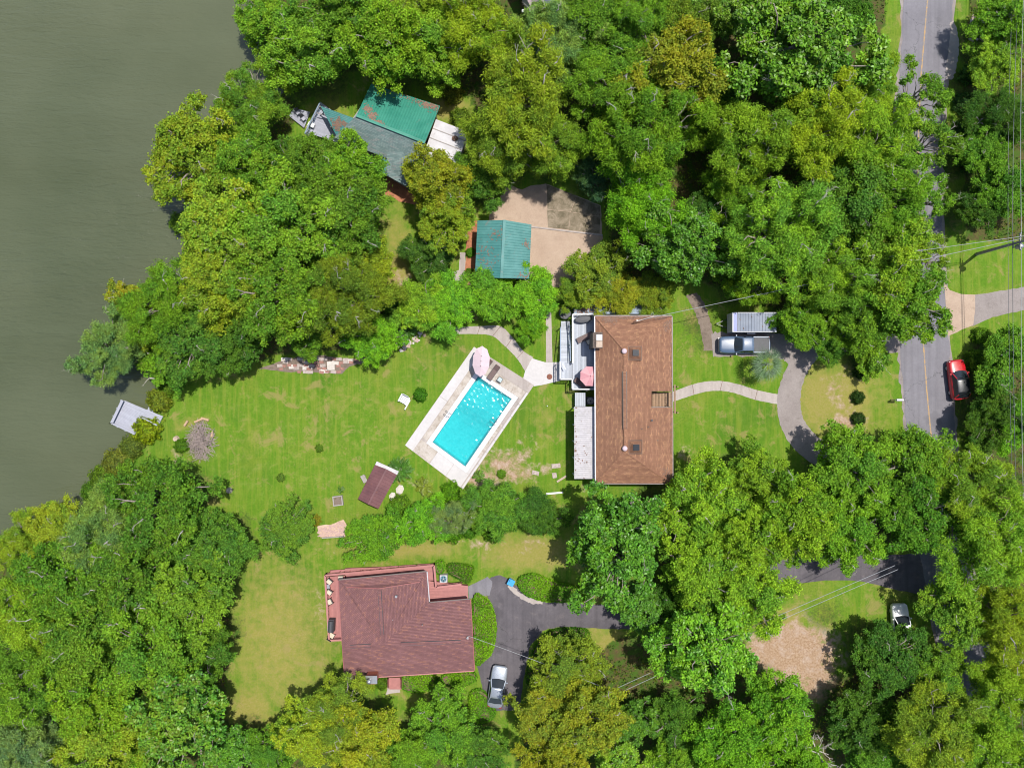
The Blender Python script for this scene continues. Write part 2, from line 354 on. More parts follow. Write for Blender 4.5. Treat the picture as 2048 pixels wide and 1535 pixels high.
METALG = plain('metal_grey', (0.42, 0.43, 0.45), 0.4, 0.1, 5, metal=0.7)
BLACK = plain('black_plastic', (0.020, 0.022, 0.025), 0.45, 0.2, 5)
CHAR = plain('charcoal', (0.055, 0.058, 0.068), 0.6, 0.15, 5)
RUBBER = plain('tyre_rubber', (0.022, 0.022, 0.022), 0.8, 0.2, 6)
PINK = plain('canopy_pink', (0.66, 0.34, 0.36), 0.8, 0.07, 3)
PINK2 = plain('canopy_rose', (0.58, 0.27, 0.30), 0.8, 0.07, 3)
LILAC = plain('canopy_lilac', (0.60, 0.47, 0.51), 0.8, 0.05, 3)
YELLOWP = plain('yellow_paint', (0.50, 0.33, 0.17), 0.8, 0.2, 3)
TAUPE = plain('sling_brown', (0.13, 0.085, 0.08), 0.7, 0.12, 5)
CREAM = plain('cushion_cream', (0.62, 0.54, 0.42), 0.8, 0.08, 5)
BLUEP = plain('blue_plastic', (0.03, 0.32, 0.60), 0.45, 0.1, 5)
BLUED = plain('blue_band', (0.02, 0.06, 0.36), 0.4, 0.1, 5)
# ------------------------------------------------------------------ where the trees stand: (photo x, photo y, crown radius in photo px, kind, height factor, colour, new-leaf gold 0..1, label)
PAL = dict(mid=(0.182,0.340,0.026), lime=(0.232,0.392,0.030), yel=(0.272,0.392,0.030), gold=(0.290,0.345,0.026), dark=(0.085,0.188,0.020),
           deep=(0.132,0.276,0.024), blue=(0.095,0.180,0.070), olive=(0.190,0.290,0.026), grey=(0.210,0.322,0.085), gloss=(0.120,0.270,0.022), spring=(0.180,0.385,0.022))
TREES = [
 # along the top edge, left to right
 (535,45,72,'oak',1.0,'mid',.25,'round mid-green tree leaning over the lake at the top edge'),
 (690,15,85,'oak',1.1,'deep',.1,'deep green tree at the top edge above the green-roofed lake house'),
 (625,105,84,'oak',1.0,'mid',.1,'mid-green tree behind the grass patch left of the bright green roof'),
 (770,85,92,'oak',1.1,'mid',.2,'large green tree shading the top corner of the bright green metal roof'),
 (862,105,74,'oak',1.0,'lime',.1,'light green tree above the weedy patch right of the bright green roof'),
 (580,152,34,'small',.8,'mid',.3,'small shoreline tree beside the dark water inlet near the top'),
 (945,55,84,'fine',1.1,'yel',.25,'yellow-green feathery tree at the top edge beside the grey roof corner'),
 (865,25,60,'oak',1.0,'lime',.3,'light green tree with yellow leaves at the top edge, left of the feathery tree'),
 (1105,75,78,'fine',1.0,'grey',.0,'soft grey-green feathery tree just below the grey roof corner at the top edge'),
 (1185,45,74,'oak',1.0,'deep',.0,'deep green tree at the top edge right of the grey roof corner'),
 (1280,30,72,'fine',1.1,'mid',.1,'feathery green tree at the top edge above the golden-olive tree'),
 (1370,45,66,'oak',1.0,'olive',.1,'olive tree at the top edge between the golden-olive tree and the magnolia'),
 (1450,25,60,'magnolia',1.0,'deep',.2,'glossy tree at the top edge left of the big magnolia'),
 (1590,110,128,'magnolia',1.1,'gloss',.1,'largest dark glossy magnolia near the top edge, left of the road'),
 (1570,15,66,'magnolia',1.0,'gloss',.05,'dark magnolia cut by the top edge above the largest magnolia'),
 (1690,30,62,'oak',.9,'dark',.0,'very dark tree at the top edge beside the grass verge of the road'),
 # beside the lake and round the green-roofed house
 (492,205,72,'fine',1.0,'mid',.25,'feathery tree with pale twigs left of the small grey deck by the lake'),
 (388,305,96,'oak',1.0,'yel',.55,'yellow-tipped tree bulging furthest over the lake in the upper bank'),
 (500,330,78,'oak',1.1,'mid',.2,'mid-green tree between the yellow-tipped lake tree and the green house'),
 (600,338,74,'oak',1.1,'deep',.05,'deep green tree below the grey deck of the green-roofed house'),
 (695,345,68,'oak',1.2,'mid',.1,'green tree with pale limbs covering the shingled slope of the green house'),
 (690,425,86,'oak',1.1,'deep',.1,'deep green tree left of the narrow strip of grass below the green house'),
 (585,450,94,'oak',1.1,'mid',.2,'broad green tree in the middle of the upper lakeside grove'),
 (455,470,96,'oak',1.0,'yel',.5,'yellow-flecked tree over the water below the dark inlet'),
 (876,366,70,'oak',1.2,'gold',.45,'golden-green tree hanging over the white flat roof'),
 (895,432,62,'oak',1.2,'yel',.45,'yellow-green tree between the grass strip and the small green garage'),
 (862,508,54,'oak',.8,'dark',.0,'dark tree right of the dry grass strip, left of the garage'),
 (965,352,58,'oak',.9,'deep',.05,'deep green tree above the sandy parking apron'),
 (725,505,60,'oak',1.0,'yel',.35,'yellow-green tree at the left side of the dry grass strip'),
 (560,590,90,'oak',1.1,'mid',.15,'broad green tree above the brick terrace by the lawn'),
 (450,575,86,'oak',1.0,'yel',.3,'yellowish tree with bare pale limbs in the middle of the lake bank'),
 (335,605,84,'fine',1.0,'mid',.1,'soft green tree over the water behind the orange-leaved sapling'),
 (245,590,31,'small',1.1,'gold',1.0,'small orange-leaved sapling sticking out over the lake'),
 (212,695,68,'fine',1.0,'grey',.15,'grey-green twiggy tree leaning furthest out over the lake'),
 (290,640,56,'oak',1.0,'yel',.45,'bright yellow-green tree behind the twiggy grey-green lake tree'),
 (385,680,76,'oak',.9,'deep',.1,'deep green tree at the shore above the patch of open water'),
 (692,600,88,'fine',1.1,'olive',.2,'olive tree with a fan of white bare limbs above the lawn'),
 (470,690,62,'oak',.9,'dark',.05,'dark tree at the lawn edge left of the brick terrace'),
 (615,655,54,'oak',.9,'deep',.1,'dark green tree shading the left end of the brick terrace'),
 (745,672,56,'oak',.8,'spring',.0,'bright green tree left of the pile of white stones'),
 (320,728,44,'small',.8,'deep',.1,'low dark tree at the shore beside the open water above the dock'),
 (795,625,36,'bamboo',.8,'dark',.0,'dark leafy clump between the olive tree and the lime bamboo'),
 # bamboo-like row above the pool
 (838,608,50,'bamboo',1.0,'lime',.1,'lime-yellow leafy clump at the left end of the bright row above the pool'),
 (898,604,58,'bamboo',.8,'spring',.0,'bright green leafy clump above the shaded concrete walk'),
 (985,594,56,'bamboo',.85,'spring',.0,'bright green leafy clump against the bottom edge of the small green garage'),
 (1068,592,52,'bamboo',.85,'spring',.0,'bright green leafy clump at the right end of the row, beside the sandy apron'),
 (1064,652,32,'bamboo',.9,'spring',.0,'drooping bright green clump left of the straight concrete path'),
 # top middle
 (1045,205,104,'fine',1.2,'yel',.15,'big yellow-green feathery tree right of the weedy patch'),
 (1010,292,78,'fine',1.1,'yel',.05,'yellow-green drooping tree above the sandy parking apron'),
 (1105,290,72,'fine',1.1,'lime',.05,'light feathery tree with pale limbs above the mossy concrete'),
 (1335,150,98,'oak',1.2,'gold',.6,'golden-olive tree with rusty leaves near the top middle'),
 (1230,180,84,'fine',1.2,'mid',.05,'soft green feathery tree left of the golden-olive tree'),
 (1285,270,100,'fine',1.3,'mid',.05,'tall soft green feathery tree below the golden-olive tree'),
 (1186,350,48,'fine',.8,'blue',.0,'bluish dark conifer right of the mossy concrete apron'),
 (1280,400,84,'fine',1.1,'spring',.0,'bright feathery tree left of the glossy magnolia behind the brown-roofed house'),
 (1362,492,86,'magnolia',1.1,'gloss',.0,'bright glossy magnolia behind the brown-roofed house'),
 (1195,545,58,'oak',.8,'olive',.2,'dark olive tree between the sandy apron and the white deck'),
 (1240,592,46,'bamboo',1.0,'gold',.5,'golden leafy clump hanging over the upper end of the white deck'),
 (1310,588,42,'bamboo',1.0,'olive',.35,'olive-gold leafy clump over the blue-grey rail behind the brown roof'),
 (1150,590,34,'bamboo',.9,'olive',.3,'small olive clump at the upper left corner of the white deck'),
 (1440,175,62,'oak',.9,'dark',.0,'dark tree in the gap between the golden-olive tree and the largest magnolia'),
 (1415,255,50,'oak',1.0,'mid',.1,'small green tree beside the dark gap under the golden-olive tree'),
 # between the houses and the road
 (1500,285,92,'fine',1.1,'lime',.05,'light green feathery tree below the largest magnolia'),
 (1625,265,92,'fine',1.2,'yel',.1,'yellow-green feathery tree with a bare pale limb below the largest magnolia'),
 (1725,175,64,'fine',1.0,'lime',.05,'light tree left of the road beside the bare litter patch'),
 (1735,300,88,'fine',1.1,'lime',.05,'light green tree left of the sparse trees that cross the road'),
 (1838,195,60,'sparse',1.1,'mid',.0,'uppermost sparse tree reaching across the road'),
 (1842,290,66,'sparse',1.2,'mid',.05,'sparse tree crossing the road below the uppermost one'),
 (1470,380,66,'fine',1.0,'mid',.0,'soft green tree with a leaning bare trunk right of the bright feathery tree'),
 (1560,470,116,'pine',1.2,'lime',.0,'widest light green tree, in the middle of the grove left of the road'),
 (1690,405,86,'oak',1.1,'deep',.05,'deep green tree between the widest light tree and the road'),
 (1770,400,84,'fine',1.1,'mid',.05,'soft green tree at the road edge below the sparse trees'),
 (1850,398,56,'sparse',1.1,'mid',.0,'sparse branches over the road above the power pole'),
 (1660,545,84,'pine',1.1,'lime',.0,'light green spreading tree right above the white trailer roof'),
 (1770,515,84,'oak',1.1,'yel',.1,'yellow-green tree left of the power pole, over the road edge'),
 (1858,520,48,'sparse',1.0,'yel',.0,'sparse yellow-green branches touching the power pole wires'),
 (1505,566,54,'pine',1.1,'lime',.0,'light green tree overhanging the front of the white trailer'),
 (1805,605,82,'oak',1.1,'lime',.1,'light green tree overhanging the road opposite the concrete side drive'),
 (1715,645,66,'oak',1.0,'mid',.0,'green tree above the island lawn inside the curved drive'),
 (1600,648,50,'oak',.9,'mid',.0,'green tree at the tail end of the white trailer'),
 (1660,685,38,'oak',.8,'deep',.0,'low deep green tree over the top of the curved drive'),
 (1745,715,34,'small',.7,'mid',.0,'small green tree at the upper edge of the island lawn'),
 (1480,530,56,'oak',.9,'deep',.0,'deep green tree left of the light tree above the trailer'),
 (1415,430,50,'oak',.9,'dark',.0,'dark tree in the gap right of the glossy magnolia'),
 # right edge
 (2010,40,66,'oak',.9,'mid',.0,'green tree in the top right corner'),
 (1985,130,54,'oak',.9,'lime',.0,'light green tree right of the pale rubble patch by the road'),
 (2005,240,66,'fine',.9,'dark',.0,'dark tree at the right edge beside the wires, upper part'),
 (1965,300,56,'oak',.9,'deep',.0,'deep green tree behind the big-leaved thicket right of the road'),
 (2010,380,64,'oak',.9,'deep',.0,'deep green tree at the right edge above the power pole'),
 (1955,415,46,'oak',.9,'dark',.0,'dark tree right of the grass verge above the power pole'),
 (2015,700,52,'oak',.8,'mid',.0,'green tree below the concrete side drive at the right edge'),
 (1985,830,58,'oak',.9,'dark',.0,'dark dense tree right of the red car'),
 (2030,850,52,'oak',.9,'spring',.0,'bright green tree at the right edge below the red car'),
 (1985,760,40,'small',.8,'deep',.0,'small deep green tree behind the roof of the red car'),
 # lower right
 (1700,935,78,'oak',1.0,'mid',.1,'green tree shading the lower end of the curved drive'),
 (1820,925,76,'oak',1.0,'mid',.1,'green tree hanging over the road below the island lawn'),
 (1935,965,84,'fine',1.0,'lime',.1,'light green tree over the right verge below the red car'),
 (1505,955,66,'oak',1.0,'lime',.05,'light green tree at the lower edge of the front lawn'),
 (1392,1000,80,'oak',1.1,'lime',.1,'light green tree touching the lower right corner of the brown roof'),
 (1590,1030,86,'oak',1.1,'lime',.1,'light green tree in the lower grove below the front lawn'),
 (1690,1060,74,'oak',1.0,'mid',.05,'green tree in the lower grove left of the hidden road'),
 (1830,1030,84,'oak',1.0,'deep',.05,'deep green tree with a dark hollow over the hidden road'),
 (1975,1090,100,'fine',1.1,'lime',.1,'large light green feathery tree at the right edge, lower half'),
 (1485,1080,80,'oak',1.1,'lime',.1,'light green tree right of the big lower magnolia'),
 (1232,1085,112,'magnolia',1.1,'gloss',.0,'big round magnolia below the brown-roofed house'),
 (1400,1150,80,'oak',1.1,'lime',.05,'light green tree above the dark asphalt drive'),
 (1500,1190,76,'oak',1.1,'lime',.05,'light green tree left of the drive junction'),
 (1285,1215,60,'magnolia',.9,'gloss',.0,'glossy tree over the drive where it enters the trees'),
 (1400,1290,96,'magnolia',1.1,'spring',.1,'bright glossy tree left of the sandy clearing'),
 (1330,1210,46,'oak',.9,'dark',.0,'dark tree in the gap between the two lower magnolias'),
 (1915,1205,70,'oak',1.0,'lime',.05,'light green tree right of the half-hidden white car'),
 (2010,1240,82,'fine',1.0,'yel',.1,'yellow-green feathery tree at the right edge level with the white car'),
 (1865,1345,60,'oak',.9,'mid',.05,'green tree below the half-hidden white car'),
 (1775,1312,74,'oak',.8,'dark',.0,'dark tree right of the sandy clearing'),  # leaf colour kept dark to stand in for the tree shade here
 (2010,1370,76,'fine',1.0,'lime',.1,'light feathery tree at the right edge beside the small patch of road'),
 (1720,1440,72,'oak',.8,'dark',.0,'dark tree below the sandy clearing'),  # dark leaf colour paints in the shade between the trees
 (1560,1420,74,'oak',1.0,'spring',.1,'bright green tree at the lower left corner of the sandy clearing'),
 (1455,1480,80,'oak',1.0,'spring',.0,'bright green tree at the bottom edge below the bright glossy tree'),
 (1570,1515,70,'oak',1.0,'spring',.0,'bright green tree at the bottom edge left of the dead branches'),
 (1350,1440,60,'oak',.9,'deep',.0,'deep green tree beside the twin wires near the bottom'),
 (1350,1520,58,'oak',.9,'mid',.1,'green tree at the bottom edge right of the golden trees'),
 (1860,1460,92,'fine',1.0,'yel',.1,'yellow-green feathery tree left of the small patch of road, near the bottom'),
 (1985,1490,86,'fine',1.0,'lime',.1,'light feathery tree in the bottom right corner'),
 (1750,1520,60,'oak',.9,'deep',.0,'deep green tree at the bottom edge right of the dead branches'),
 # bottom middle
 (1135,1330,66,'oak',.9,'olive',.2,'olive tree at the bend of the asphalt drive'),
 (1090,1432,66,'oak',1.0,'gold',.6,'golden-green tree below the silver car'),
 (1175,1435,82,'oak',1.0,'gold',.55,'golden-green tree left of the twin wires'),
 (1110,1510,72,'oak',1.0,'gold',.7,'most golden tree, at the bottom edge below the asphalt drive'),
 (1270,1440,46,'magnolia',.9,'gloss',.0,'small glossy tree right of the golden trees near the bottom'),
 (1235,1520,54,'magnolia',.9,'mid',.2,'glossy tree at the bottom edge between golden and green trees'),
 (890,1450,66,'oak',.9,'mid',.0,'bright bushy tree below the small front lawn of the maroon house'),
 (955,1500,62,'oak',.9,'deep',.05,'deep green tree at the bottom edge left of the golden trees'),
 (672,1420,72,'fine',1.0,'yel',.2,'yellow-green tree below the metal chimney cap of the maroon house'),
 (620,1455,72,'oak',1.0,'yel',.4,'yellow-green tree at the lower end of the dry lawn'),
 (715,1480,78,'oak',1.0,'gold',.55,'golden tree at the bottom edge below the maroon house'),
 (820,1505,60,'oak',.9,'mid',.1,'green tree at the bottom edge right of the golden tree below the maroon house'),
 (545,1500,48,'oak',.8,'deep',.0,'deep green tree at the bottom tip of the dry lawn'),
 # lower left wood
 (325,1005,92,'oak',1.0,'deep',.1,'deep green tree at the upper edge of the lower left wood, below the brush pile'),
 (430,1085,70,'oak',.9,'deep',.05,'deep green tree left of the round shrubby tree'),
 (572,1058,58,'oak',.6,'deep',.1,'round shrubby tree right of the lower left wood'),
 (215,1075,82,'fine',1.0,'grey',.1,'grey-green tree at the shore in the lower left wood'),
 (110,1060,62,'oak',.9,'yel',.4,'yellow-green tree at the tip of the lower left shore'),
 (35,1095,60,'fine',.9,'yel',.3,'yellow-green tree at the left edge beside the water'),
 (135,1160,88,'oak',1.0,'deep',.15,'deep green tree behind the yellow-green shore tree of the lower left wood'),
 (265,1165,88,'oak',1.0,'deep',.1,'deep green tree in the middle of the lower left wood'),
 (388,1185,86,'oak',1.0,'mid',.05,'green tree at the right edge of the lower left wood, left of the dry lawn'),
 (50,1220,82,'fine',1.0,'lime',.3,'light green tree at the left edge with orange leaves'),
 (180,1275,88,'oak',1.1,'deep',.15,'deep green tree with a dark gap in the lower left wood'),
 (315,1285,88,'oak',1.1,'mid',.15,'mid-green tree in the lower left wood near the dry lawn'),
 (405,1300,64,'oak',1.0,'deep',.05,'deep green tree touching the left side of the dry lawn'),
 (60,1360,88,'fine',1.0,'mid',.05,'green tree at the left edge with a bare forked limb'),
 (190,1395,86,'oak',1.0,'mid',.25,'green tree left of the dark lower magnolia'),
 (360,1435,104,'magnolia',1.0,'gloss',.35,'big dark magnolia with rusty leaves near the bottom left'),
 (50,1485,82,'fine',1.0,'grey',.1,'grey-green tree in the bottom left corner'),
 (195,1505,80,'oak',1.0,'yel',.45,'yellow-leaved tree at the bottom edge left of the dark magnolia'),
 (470,1500,52,'magnolia',.8,'gloss',.0,'small glossy tree at the bottom edge right of the dark magnolia'),
 (300,1535,60,'oak',1.0,'mid',.1,'green tree cut by the bottom edge under the dark magnolia'),
 # between the pool and the maroon house
 (752,1072,58,'oak',.55,'deep',.0,'round dark green tree below the little brown shed'),
 (848,1040,50,'oak',.5,'spring',.0,'green bushy tree in the middle of the row below the pool'),
 (905,1035,40,'fine',.6,'grey',.0,'soft grey-green bush right of the bushy tree in the row below the pool'),
 (1000,1020,60,'bamboo',.8,'deep',.0,'big grassy dark green clump below the lower pool corner'),
 (1075,1030,50,'bamboo',.8,'dark',.0,'dark grassy clump left of the big round magnolia'),
 (950,1022,38,'bamboo',.7,'mid',.0,'grassy green clump at the left of the dark grassy clumps'),
]
FOREST = [[(560,180),(600,220),(560,300),(640,420),(760,430),(770,640),(700,700),(560,710),(420,740),(330,740),(420,500),(470,360)], [(540,-60),(1780,-60),(1760,120),(1720,360),(1740,640),(1600,640),(1400,560),(1230,560),(1200,340),(1000,300),(900,140),(700,140),(570,150)],
 [(1950,-60),(2110,-60),(2110,480),(1930,480),(1925,100)], [(1945,690),(2110,660),(2110,1560),(2010,1560),(1960,1200),(1925,930)], [(1340,1000),(1500,980),(1800,980),(1830,1080),(1560,1110),(1400,1160),(1340,1160)], [(1240,1270),(1480,1260),(1520,1380),(1640,1420),(1720,1300),(1830,1300),(1920,1560),(1020,1560),(1060,1430)], [(60,1080),(330,960),(470,1080),(450,1430),(500,1500),(960,1470),(960,1560),(-80,1560),(-80,1150)]]
# ------------------------------------------------------------------ terrain: one sheet with the lake's bed and bank in it
SHORE = [(430,-3000),(455,-300),(475,-60),(520,60),(552,120),(560,175),(525,240),(468,340),(425,405),(405,480),(385,560),(345,660),(322,735),(318,775),(275,850),(222,900),(172,985),(138,1030),(70,1072),(-10,1120),(-150,1230),(-500,1450),(-3000,2300)]
SH = np.array([XY(*p) for p in SHORE])
def shore_dist(x, y):
    best = np.full(x.shape, 1e9); sgn = np.ones(x.shape)
    for (ax, ay), (bx, by) in zip(SH[:-1], SH[1:]):
        dx, dy = bx-ax, by-ay; L = dx*dx+dy*dy
        t = np.clip(((x-ax)*dx+(y-ay)*dy)/L, 0, 1); qx, qy = ax+t*dx, ay+t*dy
        d = np.hypot(x-qx, y-qy); s = np.where(dx*(y-ay)-dy*(x-ax) > 0, 1.0, -1.0)
        m = d < best; best = np.where(m, d, best); sgn = np.where(m, s, sgn)
    return best*sgn
WATER_Z = -0.55
BLOBS = [  # (x, y, rx, ry, channel, weight) in photo px : bare soil, dry grass, leaf litter
 (1005,925,70,34,'d',.75),(965,958,44,24,'d',.9),(1050,905,34,40,'d',.6),(1090,940,30,26,'d',.55),(1030,950,60,22,'d',.75),
 (1690,850,50,34,'d',.75),(1670,780,36,50,'d',.55),(1720,775,20,60,'y',.8),(1640,800,60,90,'y',.75),(1700,800,50,90,'y',.8),(1700,740,60,30,'d',.5),(1690,810,30,30,'d',.55),(1760,790,40,80,'y',.35),(700,800,120,40,'y',.3),(1090,840,40,60,'y',.35),(850,720,60,30,'y',.3),
 (1590,1310,95,75,'d',1.2),(1640,1370,50,40,'d',1.1),(1530,1300,50,40,'d',1.0),(1560,1240,50,30,'y',.9),
 (560,1280,120,190,'y',.62),(640,1200,26,60,'d',.45),(500,1420,60,60,'y',.7),(560,1170,90,60,'y',.45),
 (1060,1105,110,40,'y',.75),(960,1090,60,24,'d',.5),(800,1095,150,24,'y',.75),(1060,1090,50,24,'d',.5),(660,1100,60,24,'d',.35),(860,1420,60,50,'y',.5),
 (790,550,36,46,'y',.9),(795,470,30,70,'y',.55),(800,560,30,24,'d',.6),(900,215,34,30,'y',.9),(660,215,50,40,'y',.45),(740,210,20,30,'d',.5),
 (1735,75,34,40,'d',.7),(1740,140,22,40,'d',.55),(1700,690,70,12,'d',.5),(1310,968,70,16,'l',.9),(1180,975,40,12,'d',.5),(1300,1000,60,40,'l',.9),(1330,1110,30,60,'l',1.0),
 (400,880,50,60,'d',.35),(350,905,24,34,'d',.5),(380,850,40,20,'y',.5),(500,870,60,60,'y',.25),(650,900,140,70,'y',.22),(790,850,30,90,'y',.35),(830,960,60,40,'d',.4),(900,960,60,30,'d',.35),
 (1450,690,80,26,'l',.9),(1400,650,50,40,'l',.8),(1570,690,50,20,'d',.6),(1440,880,60,40,'y',.2),(1370,910,24,24,'d',.5),(1500,880,60,50,'y',.2),
 (1110,690,16,60,'l',.7),(1190,1255,30,60,'y',.5),(1240,1340,40,60,'l',.5),(1270,1400,70,50,'l',.9),(1220,1290,34,40,'y',.8),
 (1950,70,24,40,'d',.8),(1930,740,14,90,'y',.3),(1800,1180,60,30,'y',.5),(1650,1230,50,40,'l',.7),(480,750,50,20,'y',.3),(1925,300,16,200,'y',.2),(1910,850,20,70,'y',.3)]
def inside(poly, x, y):
    r = np.zeros(x.shape, bool); n = len(poly)
    for i in range(n):
        (x1, y1), (x2, y2) = poly[i], poly[(i+1) % n]; r ^= ((y1 > y) != (y2 > y)) & (x < (x2-x1)*(y-y1)/(y2-y1+1e-12)+x1)
    return r
def build_ground():
    def axis(lo, hi, st, far):
        a = list(np.arange(lo, hi+1e-6, st)); o, s = hi, st
        pos = []
        while o < far: s *= 1.35; o += s; pos.append(o)
        o, s, neg = lo, st, []
        while o > -far: s *= 1.35; o -= s; neg.append(o)
        return np.array(neg[::-1]+a+pos)
    xs, ys = axis(-72, 72, 0.5, 900), axis(-56, 56, 0.5, 900)
    X, Y = np.meshgrid(xs, ys); d = shore_dist(X, Y)
    rng = np.random.default_rng(3)
    wob = 0.5*np.sin(X*0.9+1.3*np.sin(Y*0.7))+0.35*np.sin(Y*1.7+X*0.6)
    t = np.clip((d+wob*0.5+3)/5, 0, 1); t = t*t*(3-2*t)
    Z = -2.0*(1-t)
    ch = {'d': np.zeros(X.shape), 'y': np.zeros(X.shape), 'l': np.zeros(X.shape)}
    for bx, by, rx, ry, c, w in BLOBS:
        cx, cy_ = XY(bx, by); q = ((X-cx)/M(rx))**2+((Y-cy_)/M(ry))**2
        ch[c] = np.maximum(ch[c], (w*1.35 if c == 'y' else w)*np.exp(-q*0.9))
    for (px, py, r, kind, hf, colr, g, lab) in TREES:
        cx, cy_ = XY(px, py, 6*hf); rr = M(r, 6)
        q = ((X-cx)**2+(Y-cy_)**2)/(rr*0.78)**2
        ch['l'] = np.maximum(ch['l'], 0.75*np.exp(-q*q))
    for poly in FOREST: ch['l'] = np.maximum(ch['l'], np.where(inside([XY(*p) for p in poly], X, Y), 0.95, 0))
    ch['l'] = np.maximum(ch['l'], np.where(np.abs(d) < 2, 0.5, 0))
    nx, ny = len(xs), len(ys)
    co = np.stack([X, Y, Z], -1).reshape(-1, 3)
    i = np.arange(nx*ny).reshape(ny, nx)
    q = np.stack([i[:-1, :-1], i[:-1, 1:], i[1:, 1:], i[1:, :-1]], -1).reshape(-1, 4)
    # leave out the cells inside the swimming pool
    pc = [XY(955,752), XY(1024,793), XY(936,924), XY(867,884)]
    cen = co[q].mean(1); ins = np.ones(len(cen), bool)
    for (ax, ay), (bx, by) in zip(pc, pc[1:]+pc[:1]):
        dx, dy = bx-ax, by-ay; L = math.hypot(dx, dy); ins &= ((dx*(cen[:, 1]-ay)-dy*(cen[:, 0]-ax))/L) < 0.75
    q = q[~ins]
    me = bpy.data.meshes.new('ground'); me.vertices.add(len(co)); me.vertices.foreach_set('co', co.ravel())
    me.loops.add(len(q)*4); me.loops.foreach_set('vertex_index', q.ravel()); me.polygons.add(len(q)); me.polygons.foreach_set('loop_start', np.arange(len(q))*4)
    me.update(calc_edges=True)
    a = me.attributes.new('cover', 'FLOAT_COLOR', 'POINT')
    colr = np.stack([ch['d'], ch['y'], ch['l'], np.ones(X.shape)], -1).reshape(-1); a.data.foreach_set('color', colr.astype(np.float32))
    me.materials.append(GROUND); me.polygons.foreach_set('use_smooth', np.ones(len(q), bool))
    o = bpy.data.objects.new('ground', me); COL.objects.link(o); o['kind'] = 'structure'
build_ground()
def sheet(name, poly, mat, z, rough=0.0, seed=1, parent=None, n=5):
    """a flat sheet with a slightly ragged rim, 4 mm or more above what it lies on"""
    rg = random.Random(seed); pts = [Vector((*p, 0)) for p in poly]; out = []
    if rough > 0:
        for a, b in zip(pts, pts[1:]+pts[:1]):
            k = max(1, int((b-a).length/0.45))
            for j in range(k): out.append(a.lerp(b, j/k)+Vector((rg.uniform(-1, 1), rg.uniform(-1, 1), 0))*rough)
    else: out = pts
    if sum(a.x*b.y-b.x*a.y for a, b in zip(out, out[1:]+out[:1])) < 0: out = out[::-1]
    mb = MB(); mb.add([(p.x, p.y, z) for p in out], [tuple(range(len(out)))])
    return struct(name, mb, mat, parent=parent)
def ribbon(name, left, right, mat, z, n=10, rough=0.03, seed=1, parent=None):
    """strip between two edges given in photo px"""
    rg = random.Random(seed)
    L = smooth_path([XY(*p) for p in left], n); Rr = smooth_path([XY(*p) for p in right], n)
    mb = MB(); vs, fs = [], []
    for a, b in zip(L, Rr):
        a = a+Vector((rg.uniform(-1, 1)*rough, rg.uniform(-1, 1)*rough, 0)); b = b+Vector((rg.uniform(-1, 1)*rough, rg.uniform(-1, 1)*rough, 0))
        m1, m2 = a.lerp(b, .33), a.lerp(b, .67)
        vs += [(p.x, p.y, z) for p in (a, m1, m2, b)]
    for i in range(len(L)-1):
        for k in range(3): fs.append((i*4+k, i*4+k+1, i*4+4+k+1, i*4+4+k))
    mb.add(vs, fs); return struct(name, mb, mat, parent=parent)

# lake surface
wp = MB(); wp.add([(x, y, WATER_Z) for x, y in [(-900, -900), (-24, -900), (-24, 900), (-900, 900)]], [(0, 1, 2, 3)])
struct('lake', wp, LAKE)
# road, shoulders, centre line
ribbon('shoulder', [(1798,-80),(1800,80),(1792,170),(1784,300),(1782,400),(1786,520),(1790,640),(1799,750),(1808,860),(1818,960),(1830,1080),(1856,1220),(1893,1380),(1920,1535),(1935,1640)],
       [(1920,-80),(1903,80),(1895,170),(1888,300),(1886,400),(1890,520),(1898,640),(1906,750),(1914,860),(1926,960),(1940,1080),(1966,1220),(2000,1380),(2030,1535),(2045,1640)], GRAVEL, 0.006, rough=0.16, seed=4)
RL = [(1808,-80),(1804,80),(1797,170),(1790,300),(1788,400),(1791,520),(1796,640),(1804,750),(1813,860),(1823,960),(1836,1080),(1862,1220),(1898,1380),(1926,1535),(1940,1640)]
RR = [(1915,-80),(1899,80),(1891,170),(1884,300),(1882,400),(1886,520),(1894,640),(1902,750),(1910,860),(1922,960),(1935,1080),(1960,1220),(1994,1380),(2024,1535),(2040,1640)]
ribbon('road', RL, RR, ASPHALT, 0.020, rough=0.09, seed=5)
cl = [(1862,-80),(1848,80),(1841,170),(1836,300),(1835,400),(1838,520),(1844,640),(1851,750),(1861,860),(1872,960),(1885,1080),(1911,1220),(1946,1380),(1975,1535)]
t_ = NT('worn_yellow'); p_ = t_.pos(); cm = t_.mix(t_.ramp(t_.noise(p_, 2.5, 5, 0.7), 0.42, 0.62), (0.40, 0.25, 0.10), (0.20, 0.18, 0.17)); LINE = t_.done(t_.pbsdf(cm, 0.85))
ribbon('road_marking', [(x-1.3, y) for x, y in cl], [(x+1.3, y) for x, y in cl], LINE, 0.026, rough=0.012, seed=6)
ribbon('road_shoulder_pad', [(1900,45),(1899,80),(1893,130),(1891,158)], [(1908,40),(1917,80),(1914,130),(1904,160)], CONC, 0.028, rough=0.08, seed=7)
# drive to the right with its concrete apron
sheet('side_drive', [XY(*p) for p in [(1948,590),(1985,584),(2100,566),(2400,540),(2400,620),(2100,610),(2048,620),(1985,634),(1945,652)]], GRAVEL, 0.012, 0.05, 8)
sheet('side_drive_apron', [XY(*p) for p in [(1888,566),(1900,580),(1922,588),(1950,589),(1950,622),(1946,650),(1922,660),(1896,672)]], SAND, 0.030, 0.03, 9)
